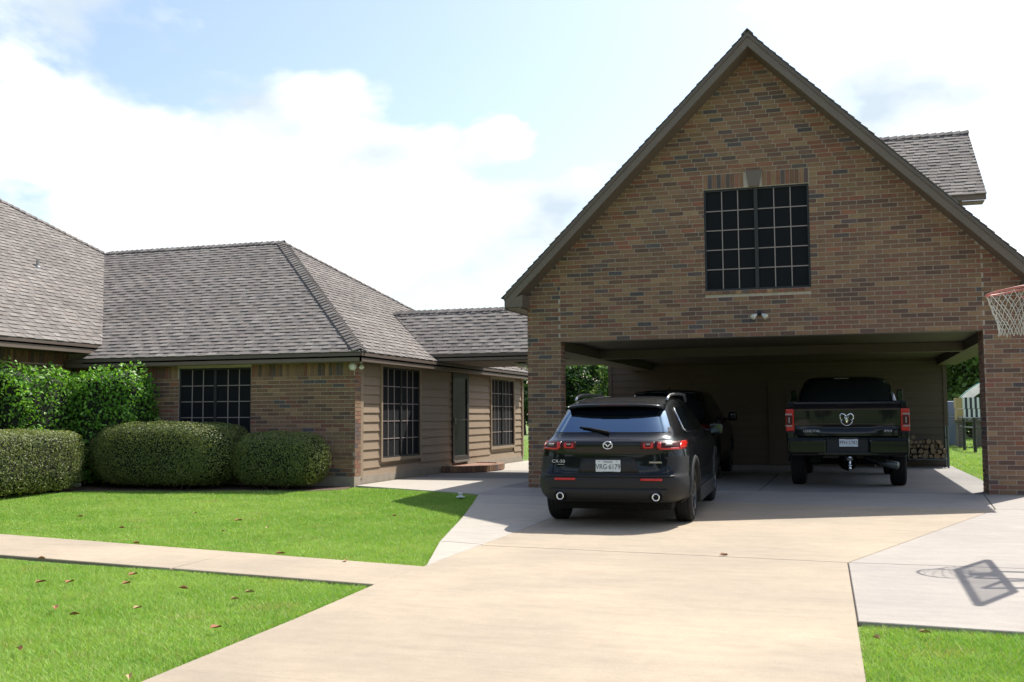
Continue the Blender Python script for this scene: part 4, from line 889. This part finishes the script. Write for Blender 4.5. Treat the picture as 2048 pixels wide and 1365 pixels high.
def hedge(name,label,cat,c,h,ex,nl,size,cols,seed,group=None,wob=.06,shell=(.90,1.02),jit=.7,rz=0,stemn=7,stem=True):
    """clipped shrub: superellipsoid of half sizes h standing on the ground at c"""
    rg=np.random.default_rng(seed); h=np.array(h); root=thing(name,label,cat,(c[0],c[1],gz(c[1])),rz,group)
    def surf(d):
        k=(np.abs(d/h)**ex).sum(1)**(-1/ex); p=d*k[:,None]
        w=1+wob*(np.sin(p[:,0]*5.1+seed)*np.sin(p[:,1]*4.3+1)+.7*np.sin(p[:,0]*11+p[:,2]*9+seed)+.5*np.sin(p[:,1]*13+p[:,2]*7))*.6
        return p*w[:,None]
    # sample directions weighted for area: uniform on box surface
    u=rg.uniform(-1,1,(nl*2,3)); ax=rg.choice(3,nl*2,p=np.array([h[1]*h[2],h[0]*h[2],h[0]*h[1]])/(h[1]*h[2]+h[0]*h[2]+h[0]*h[1])); u[np.arange(nl*2),ax]=np.sign(u[np.arange(nl*2),ax])
    d=(u*h)[:nl]; p=surf(d); g=np.sign(p)*np.abs(p/h)**(ex-1)/h; g/=np.linalg.norm(g,axis=1)[:,None]+1e-9
    q=p*rg.uniform(shell[0],shell[1],(nl,1))**1; q[:,2]+=h[2]; ok=q[:,2]>.03+rg.uniform(0,.08,nl); q=q[ok]; g=g[ok]
    v,f=leaf_quads(q,g,size,rg,.6,jit); np_mesh('foliage',v,f,pal(cols,len(f),rg),'hedge_leaf',root,kind='stuff',local=True)
    m=MB(); K,J=28,16; vs=[]
    for j in range(J+1):
        a=math.pi*j/J
        for k in range(K):
            t=2*math.pi*k/K; vs.append([math.sin(a)*math.cos(t)*h[0],math.sin(a)*math.sin(t)*h[1],-math.cos(a)*h[2]])
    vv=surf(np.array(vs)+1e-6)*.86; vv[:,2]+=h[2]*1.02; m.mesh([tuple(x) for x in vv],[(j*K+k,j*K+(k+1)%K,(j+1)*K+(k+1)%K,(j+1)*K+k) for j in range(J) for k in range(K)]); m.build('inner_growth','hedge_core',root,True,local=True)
    m=MB()
    for k in range(stemn):
        x=rg.uniform(-.7,.7)*h[0]; y=rg.uniform(-.6,.6)*h[1]; m.tube([(x*.6,y*.6,-.02),(x*.85,y*.8,h[2]*.5),(x,y,h[2]*1.2)],[.02,.014,.008],6)
    m.build('stems','twig',root,local=True); return root
TRIM=[(.17,.22,.06),(.135,.18,.052),(.21,.245,.08),(.10,.14,.042),(.245,.26,.10),(.12,.135,.058)]
BIG=[(.145,.33,.035),(.11,.265,.03),(.19,.40,.052),(.08,.185,.027),(.235,.44,.08),(.055,.13,.024)]
hedge('clipped_hedge','long box-clipped green hedge along the wing at the bare mulch edge','hedge',(-9.18,-3.35),(.64,1.65,.565),5,46000,.032,TRIM,1,wob=.04,jit=.45)
hedge('clipped_bush','largest clipped dome bush in front of the shaded brick window','bush',(-7.42,-1.14),(1.56,.62,.615),3.0,50000,.030,TRIM,2,wob=.035,jit=.45)
hedge('clipped_bush','clipped bush against the brick wall behind the largest dome bush','bush',(-6.72,-.62),(.72,.42,.60),3.4,15000,.030,TRIM,3,wob=.03,jit=.45)
hedge('clipped_bush','separate rounded clipped bush nearest the house brick corner','bush',(-5.12,-.86),(.90,.54,.52),2.9,26000,.030,TRIM,4,wob=.035,jit=.45)
hedge('tall_shrub','tall bright green shrub with a reddish twig side beside the wing wall','shrub',(-9.98,-1.75),(.50,.95,1.14),4.2,10500,.075,BIG,5,wob=.10,shell=(.78,1.06),jit=1.)
hedge('tall_shrub','tall bright green loose shrub against the brick wall beside the window','shrub',(-8.93,-.74),(.80,.50,1.13),4.0,10500,.075,BIG,6,wob=.11,shell=(.78,1.06),jit=1.)
# ---------------------------------------------------------------- trees beyond the yard
def tree_proto(seed,H,R,nl,cols,lsize):
    rg=np.random.default_rng(seed); cl=[]
    for k in range(26):
        a=rg.uniform(0,2*math.pi); zz=rg.uniform(.0,1.0); rr=R*math.sqrt(max(.05,1-((zz-.5)/.62)**2))*rg.uniform(.25,.85); cl.append((rr*math.cos(a),rr*math.sin(a),H*(.12+.76*zz),R*rg.uniform(.28,.46)))
    per=nl//len(cl); P=[];Nn=[];Cc=[]
    for x,y,z,r in cl:
        d=rg.normal(0,1,(per,3)); d/=np.linalg.norm(d,axis=1)[:,None]; rad=r*rg.uniform(.55,1.08,(per,1))
        P.append(np.array([x,y,z])+d*rad*np.array([1,1,.8])); Nn.append(d); Cc.append(pal(cols,per,rg,.22)*rg.uniform(.75,1.2))
    P=np.concatenate(P);Nn=np.concatenate(Nn);Cc=np.concatenate(Cc)
    v,f=leaf_quads(P,Nn,lsize,rg,.6,.9); crown=np_mesh('crown',v,f,Cc,'tree_leaf',None).data
    m=MB(); m.tube([(0,0,-.1),(.05,0,H*.2),(0,.05,H*.45),(.05,0,H*.8)],[R*.10,R*.075,R*.05,.03],9)
    for x,y,z,r in cl[::2]: m.tube([(0,0,H*.25),(x*.5,y*.5,H*.25+(z-H*.25)*.6),(x,y,z)],[R*.04,R*.025,.015],5)
    return crown,m.data('trunk')
TG=[(.10,.17,.04),(.08,.14,.035),(.13,.21,.05),(.06,.11,.03),(.16,.24,.065)]
TD=[(.045,.09,.03),(.035,.075,.028),(.055,.105,.035),(.028,.06,.022),(.07,.13,.04)]
PROTO=[tree_proto(51,7.,3.2,9000,TD,.34),tree_proto(52,6.4,2.9,9000,TG,.32),tree_proto(53,9.,3.8,11000,TG,.38)]
for o in [o for o in bpy.data.objects if o.name.startswith('crown')]: bpy.data.objects.remove(o)
for _,t in PROTO: t.materials.append(MAT['bark'])
def tree(x,y,k,sc,label,group=None):
    r=thing('tree',label,'tree',(x,y,gz(y)-.03),random.uniform(0,6.28),group); r.scale=(sc,sc,sc*random.uniform(.95,1.05))
    obj('crown',PROTO[k][0],None,r,local=True); obj('trunk',PROTO[k][1],None,r,local=True); return r
# dark row seen between house and garage, brighter trees seen past the carport's other side
for i,(x,y,k,sc) in enumerate([(-17,53,0,.80),(-13.2,56,0,.86),(-9.4,52,1,.84),(-6.0,57,0,.90),(-2.6,54,1,.80),(.8,58,0,.86),(-21,57,0,.9),(-25.5,54,1,.9)]):
    tree(x,y,k,sc,'low dense tree in the dark row far behind the breezeway','trees far behind the breezeway')
for i,(x,y,k,sc) in enumerate([(9.2,45,1,1.0),(11.3,42.5,1,1.05),(13.6,46,2,1.1),(17.2,45,1,1.4),(10.2,53,2,1.15),(14,56,2,1.2),(21.5,50,2,1.2),(26,54,2,1.2),(31,50,1,1.5)]):
    tree(x,y,k,sc,'broad light green tree far beyond the pipe fence','trees beyond the pipe fence')
for i,(x,y,k,sc) in enumerate([(-46,-52,2,1.6),(-36,-48,0,1.7),(-27,-55,2,1.7),(-18,-50,0,1.8),(-9,-56,2,1.6),(0,-58,0,1.6),(11,-54,2,1.7),(20,-50,0,1.8),(29,-56,2,1.8),(38,-50,0,1.8),(47,-54,2,1.7)]):
    tree(x,y,k,sc,'tall tree across the road mirrored in the vehicles and door glass','trees across the road')
sap=thing('sapling','small bright lime green sapling behind the crossover roof','sapling',(-2.72,14.5,-.03)); rg=np.random.default_rng(77)
d=rg.normal(0,1,(900,3)); d/=np.linalg.norm(d,axis=1)[:,None]; P=np.array([0,0,1.45])+d*rg.uniform(.3,1,(900,1))*np.array([.45,.45,.42])
v,f=leaf_quads(P,d,.11,rg,.5,.9); np_mesh('crown',v,f,pal([(.22,.38,.04),(.18,.32,.035),(.27,.42,.06)],len(f),rg),'tree_leaf',sap,local=True)
m=MB(); m.tube([(0,0,-.05),(.02,0,.6),(0,0,1.4)],[.025,.02,.01],6); m.build('trunk','bark',sap,local=True)
# ================================================================ GRASS
def inpoly(P,poly):
    x,y=P[:,0],P[:,1]; r=np.zeros(len(P),bool); n=len(poly)
    for i in range(n):
        x0,y0=poly[i];x1,y1=poly[(i+1)%n]; c=((y0>y)!=(y1>y))&(x<(x1-x0)*(y-y0)/((y1-y0) or 1e-9)+x0); r^=c
    return r
def vnoise(P,s,seed):
    a=np.sin(P[:,0]*s*1.3+seed)+np.sin(P[:,1]*s*1.7+seed*2)+np.sin((P[:,0]+P[:,1])*s*.9+seed*3)+np.sin((P[:,0]-1.4*P[:,1])*s*2.1+seed)
    return a/4
def lawn(label,poly,dens,hgt,seed,margin=260):
    rg=np.random.default_rng(seed); q=np.array(poly); lo,hi=q.min(0),q.max(0); n=int(np.prod(hi-lo)*dens)
    P=rg.uniform(lo,hi,(n,2)); P=P[inpoly(P+rg.normal(0,.022,P.shape),poly)]
    D=np.column_stack([P[:,0]-CAM.x,P[:,1]-CAM.y,np.where(P[:,1]<0,SL*P[:,1],0)-CAM.z]); zc=D@np.array(_f)
    px=1024+2094*(D@np.array(_r))/zc; py=682.5-2094*(D@np.array(_u))/zc
    ok=(zc>2)&(px>-margin)&(px<2048+margin)&(py<1365+margin); P=P[ok]; zc=zc[ok]
    keep=rg.uniform(0,1,len(P))<np.clip(9.5/zc,.12,1)**1.35; P=P[keep]; zc=zc[keep]; n=len(P)
    far=np.clip(zc/9.5,1,3.0); h=hgt*rg.uniform(.55,1.3,n)*(1+.25*vnoise(P,2.1,seed))*far**.15*np.where((P[:,0]<-1.2)&(P[:,1]>-12),np.clip((-9.118-.1434*(P[:,0]+3.642)-P[:,1])/.25+np.clip((P[:,0]+2.6)/1.4,0,1),.3,1),1.) if seed==4 else hgt*rg.uniform(.55,1.3,n)*(1+.25*vnoise(P,2.1,seed))*far**.15; wd=.0062*rg.uniform(.7,1.3,n)*far**.8
    a=rg.uniform(0,2*math.pi,n); lean=rg.uniform(.2,1.7,n)*h; b=rg.uniform(0,2*math.pi,n)
    z=np.where(P[:,1]<0,SL*P[:,1],0)-.036; base=np.column_stack([P,z]); sx=np.column_stack([np.cos(a),np.sin(a),np.zeros(n)])*wd[:,None]*.5
    tip=base+np.column_stack([np.cos(b)*lean,np.sin(b)*lean,h])
    v=np.stack([base-sx,base+sx,tip],1).reshape(-1,3); f=np.arange(3*n).reshape(n,3)
    t=np.clip(.5+.5*vnoise(P,.9,seed+4)+.4*vnoise(P,3.7,seed+9)+.4*vnoise(P,13.,seed+2)+rg.normal(0,.28,n),0,1)[:,None]
    c=np.array([.19,.36,.06])*(1-t)+np.array([.31,.46,.115])*t; dry=(rg.uniform(0,1,n)<.07+.28*np.clip(vnoise(P,2.2,seed+1)*vnoise(P,5.1,seed+6)*2.2,0,1))[:,None]; c=np.where(dry,np.array([.40,.37,.16]),c)*rg.uniform(.8,1.2,(n,1))
    o=np_mesh('lawn_grass',v,f,c,'grass',None,kind='stuff'); tag(o,label,'grass'); return n
lawn('short mown lawn between front walk and hedges',[(-15,-5.95),(-5.03,-7.64),(.96,-8.72),(-1.10,-1.37),(-2.83,-.67),(-3.86,-.4),(-3.83,-.83),(-4.31,-1.27),(-6.3,-1.64),(-8.6,-2.07),(-9.25,-3.32),(-9.75,-6.05),(-15,-6)],12500,.034,3)
lawn('short mown lawn between front walk and street side of driveway',[(.93,-9.80),(-3.64,-9.15),(-14.3,-7.62),(-14.3,-18),(1.03,-18)],12500,.036,4)
lawn('small mown grass patch below the grey concrete panel',[(4.885,-10.33),(13,-10.93),(13,-18),(5.0,-18)],12500,.036,5)
lawn('backyard lawn beside and behind the garage',[(7.28,.05),(16,.05),(26,42),(7.3,42)],1500,.05,6,320)
lawn('backyard lawn behind the breezeway',[(-1.26,9.9),(-1.26,12.25),(-6,12.3),(-14,45),(4,45),(-1.2,14)],900,.05,7,200)
# ================================================================ FALLEN LEAVES
def fallen(x,y,s,mt,label,rot,group):
    m=MB(); q=s*.8; m.mesh([(-q*.5,0,.008),(-q*.12,q*.24,.028),(q*.3,q*.2,.02),(q*.55,0,.006),(q*.3,-q*.2,.026),(-q*.12,-q*.24,.018),(q*.05,0,.004)],[(0,6,1),(1,6,2),(2,6,3),(3,6,4),(4,6,5),(5,6,0)])
    o=m.build('fallen_leaf',mt); o.location=(x,y,gz(y)+(.002 if group!='leaves on the grass' else .018)); o.rotation_euler=(random.uniform(-.1,.1),random.uniform(-.1,.1),rot); tag(o,label,'leaf',group)
E_=lambda px,py:None
def at(px,py):
    d=_f+_r*((px-1024)/2094.04)-_u*((py-682.5)/2094.04); t=(SL*CAM.y-CAM.z)/(d.z-SL*d.y); return CAM+d*t
for px,py,s in ((562,1109,.13),(692,1123,.12),(272,1088,.10),(82,1119,.11)):
    p=at(px,py); fallen(p.x,p.y,s,'leaf_brown','curled brown leaf lying on the narrow tan front walk',random.uniform(0,6),'leaves on the walk')
p=at(1447,1112); fallen(p.x,p.y,.11,'leaf_brown','single brown leaf lying on a driveway joint',.5,None)
for px,py,s,k in ((160,1037,.12,0),(243,1060,.11,0),(476,1045,.14,0),(447,1067,.09,1),(535,1060,.09,1),(265,1155,.12,0),(366,1183,.11,0),(252,1173,.1,0),(82,1170,.12,0),(140,1170,.12,0),(110,1222,.13,0),(276,1223,.10,1),(500,1191,.11,1),(150,1236,.1,0),(38,1306,.10,0),(430,1263,.12,0),(470,1205,.09,1),(258,1363,.10,1),(1851,1273,.10,1),(1752,1284,.09,1),(788,1036,.07,0),(390,1030,.09,1)):
    p=at(px,py); fallen(p.x,p.y,s,('leaf_brown','leaf_tan')[k],('dry brown leaf lying in the mown grass','pale tan leaf lying in the mown grass')[k],random.uniform(0,6),'leaves on the grass')
# ================================================================ SMALL THINGS
sp1=thing('sprinkler_head','white plastic sprinkler head standing in the shaded lawn corner','sprinkler',(-1.12,-2.12,gz(-2.12)-.02))
m=MB(); m.lathe([(0,.03),(.075,.032),(.07,.048),(.03,.055),(.03,.085),(.042,.088),(.04,.105),(0,.108)],(0,0,0),(0,0,1),18); m.build('cap','pvc',sp1,True,local=True)
m=MB(); m.tube([(0,0,-.05),(0,0,.05)],.02,8); m.build('riser','pole_black',sp1,local=True)
st_=MB(); rg=random.Random(4)
p=at(152,972); st_.rbox((-.09,-.05,0),(.09,.05,.07),.025,2); o=st_.build('stone','stone_white'); o.location=(p.x,p.y,p.z-.02); tag(o,'pale stone at the mulch edge beside the long hedge','stone')
# firewood rack and logs
rk=thing('firewood_rack','black steel tube firewood rack by the carport rear wall','rack',(6.4,8.8,0))
RXa,RXb=5.45,7.085
for x,y in ((RXb,8.62),(RXb-.02,9.02),(RXa,8.62),(RXa,9.02)):
    m=MB(); m.tube([(x,y,0),(x,y,.99)],.024,10); m.build('post','rack_steel',rk)
for y in (8.62,9.02):
    m=MB(); m.tube([(RXa,y,.20),(RXb,y,.20)],.024,10); m.build('rail','rack_steel',rk)
for x in (RXa,RXb-.01):
    for z in (.20,.72):
        m=MB(); m.tube([(x,8.62,z),(x,9.02,z)],.018,8); m.build('cross_bar','rack_steel',rk)
rg=random.Random(12); rows=[]; z=.225
base_r=[]; x=RXa+.09; logs=[]
for row in range(6):
    x=RXa+.10+(.06 if row%2 else 0); lim=RXb-.08
    while x<lim:
        r=rg.choice((rg.uniform(.03,.045),rg.uniform(.05,.085),rg.uniform(.045,.065))); top=.80-.35*max(0,(x-6.6)/.5)-.06*math.sin(x*9)
        zz=.225+.06+row*.112+rg.uniform(-.012,.012)
        if zz+r<top: logs.append((x+r,zz,r))
        x+=2*r+.004
for i,(x,z,r) in enumerate(logs):
    t=rg.uniform(-.05,.05); L_=rg.uniform(.40,.5); y0=8.58+rg.uniform(-.05,.05); K=9; m=MB(); kk=[r*rg.uniform(.72,1.12) for _ in range(K)]; half=rg.random()<.3
    if half: kk=[q*(.55 if 0<k<4 else 1) for k,q in enumerate(kk)]
    ring=lambda y,s:[(math.cos(2*math.pi*k/K)*kk[k]*s+(y-y0)*t,y-y0,math.sin(2*math.pi*k/K)*kk[k]*s) for k in range(K)]
    m.mesh(ring(y0,1)+ring(y0+L_,1),[(k,(k+1)%K,K+(k+1)%K,K+k) for k in range(K)]+[tuple(K+k for k in range(K))]); me=m.data('log')
    lg=obj('log',me,'bark'); lg.location=(x,y0,z); tag(lg,('split' if half else 'round')+' dry log with pale end stacked in the firewood rack','log','logs in the firewood rack')
    m=MB(); m.poly(ring(y0-.001,.93)[::-1]); m.poly(ring(y0-.0005,1.0)); m.build('cut_end','log_end',lg,local=True)
# ================================================================ BASKETBALL HOOP
hp=thing('basketball_hoop','red rimmed basketball hoop with white net on a black pole','hoop',(8.0,-6.35,gz(-6.35)))
RC=Vector((6.475,-6.30,2.535)); BX=6.87
DR=.19
m=MB(); m.tube([RC+Vector((.229*math.cos(t),.229*math.sin(t),.229*math.cos(t)*DR)) for t in [2*math.pi*k/40 for k in range(41)]],.0115,8,caps=False); rim=m.build('rim','hoop_red',hp,True)
m=MB(); m.box((BX-.20,RC.y-.09,2.475),(BX-.005,RC.y+.09,2.482)); m.box((BX-.012,RC.y-.10,2.40),(BX-.001,RC.y+.10,2.52)); m.tube([(RC.x+.12,RC.y-.19,2.485),(BX-.01,RC.y-.10,2.47)],.009); m.tube([(RC.x+.12,RC.y+.19,2.485),(BX-.01,RC.y+.10,2.47)],.009); m.build('rim_bracket','hoop_red',rim)
m=MB(); NN=12; rings=[(.226,0),(.205,-.10),(.175,-.19),(.15,-.28),(.135,-.36),(.13,-.45)]; rg=random.Random(3)
def npnt(i,k): r,z=rings[i]; a=2*math.pi*(k+(.5 if i%2 else 0))/NN; j=rg.uniform(-.008,.008); return RC+Vector(((r+j)*math.cos(a),(r+j)*math.sin(a),z-.012+(r*math.cos(a)*DR*(1+z*2) )+rg.uniform(-.008,.008)))
G=[[npnt(i,k) for k in range(NN)] for i in range(len(rings))]
for i in range(len(rings)-1):
    for k in range(NN):
        a=G[i][k]
        for kk in ((k-1)%NN,k) if i%2==0 else (k,(k+1)%NN):
            b=G[i+1][kk]; m.tube([a,(a+b)/2-(a+b-2*RC)*.02+Vector((0,0,-.006)),b],.0036,5)
        m.lathe([(0,-.006),(.006,0),(0,.006)],G[i+1][k],(0,0,1),6)
m.build('net','net',hp)
BY=RC.y-.05; m=MB(); y0,y1,z0,z1=BY-.84,BY+.84,2.36,3.36
for a,b in (((y0,z0),(y1,z0)),((y0,z1),(y1,z1)),((y0,z0),(y0,z1)),((y1,z0),(y1,z1))): m.tube([(BX,a[0],a[1]),(BX,b[0],b[1])],.035,6)
m.build('board_frame','pole_black',hp)
m=MB(); m.box((BX-.005,y0+.03,z0+.03),(BX+.005,y1-.03,z1-.03)); m.build('backboard','acrylic',hp)
m=MB()
for s in (-1,1):
    m.tube([(BX+.03,BY+s*.25,2.5),(8.0,BY+s*.12,2.15)],.03,6); m.tube([(BX+.03,BY+s*.25,3.1),(8.0,BY+s*.12,2.75)],.03,6); m.tube([(BX+.03,BY+s*.25,2.5),(BX+.03,BY+s*.25,3.1)],.025,6)
m.build('support_arm','pole_black',hp)
m=MB(); m.box((7.92,BY-.075,gz(BY)-.05),(8.08,BY+.075,2.9)); m.build('pole','pole_black',hp)
# ================================================================ BACKYARD FENCE AND STACKS
fn=thing('pipe_fence','black pipe fence with two rails and wire in the back lawn','fence',(9,21,0))
FP=[(10.9,14.5),(8.89,20.0),(8.76,22.05),(9.1,28.5),(9.6,35.1)]
for x,y in FP:
    m=MB(); m.tube([(x,y,-.05),(x,y,1.14)],.055,8); m.build('post','fence_black',fn)
for z,r in ((1.11,.04),(.80,.03)):
    for a,b in zip(FP,FP[1:]):
        m=MB(); m.tube([(*a,z),(*b,z)],r,6); m.build('rail','fence_black',fn)
for a,b in zip(FP,FP[1:]):
    m=MB()
    for k in range(1,7): m.tube([(*a,k*.11),(*b,k*.11)],.004,4)
    m.build('wire','fence_black',fn)
def bundle(x,y,z,label):
    b=thing('striped_bundle',label,'bundle',(x,y,z)); 
    m=MB(); m.box((0,0,0),(.225,.9,.42)); m.build('end_board','wood_tan',b,local=True)
    for k in range(11):
        m=MB(); xx=.23+k*.085; m.box((xx,0,0),(xx+.081,.9,.42+.008*(k%2))); m.build('stripe',('stripe_white','stripe_dark')[k%2],b,local=True)
tr=thing('pallet_stand','low grey wooden stand under the striped bundles','stand',(9.3,26,0))
for k in range(4):
    m=MB(); m.box((8.9+k*.62,25.5,0),(9.1+k*.62,26.7,.94)); m.build('block','pallet',tr)
for k in range(5):
    m=MB(); m.box((8.8,25.45+k*.26,.945),(11.4,25.65+k*.26,1.02)); m.build('board','pallet',tr)
bundle(8.88,25.6,1.025,'lower striped black and white bundle behind the pipe fence'); bundle(8.86,25.6,1.46,'upper striped black and white bundle behind the pipe fence')
m=MB(); m.rbox((8.0,27.6,0),(9.05,28.4,1.16),.03); m.rbox((7.95,27.55,1.17),(9.07,28.45,1.77),.06); o=m.build('storage_box','blue_grey'); tag(o,'blue grey storage box beside the striped bundles','box')
hoop=thing('arched_cover','white arched cover curving up behind the striped bundles','cover',(11.7,31,0)); m=MB(); K=18; m2=MB()
pr=[(11.7-2.9*math.cos(t),2.95*math.sin(t)) for t in [math.pi*k/K for k in range(K+1)]]; inn=[(11.7-2.45*math.cos(t),2.62*math.sin(t)) for t in [math.pi*k/K for k in range(K+1)]]
for k in range(K):
    a,b,c,d=pr[k],pr[k+1],inn[k+1],inn[k]; m.prism([(a[0],31,a[1]),(b[0],31,b[1]),(c[0],31,c[1]),(d[0],31,d[1])],(0,.5,0)); e=1.012; m2.tube([(a[0],30.98,a[1]),(b[0],30.98,b[1])],.022,5)
m.build('arch','white_sheet',hoop); m2.build('edging','teal_edge',hoop)
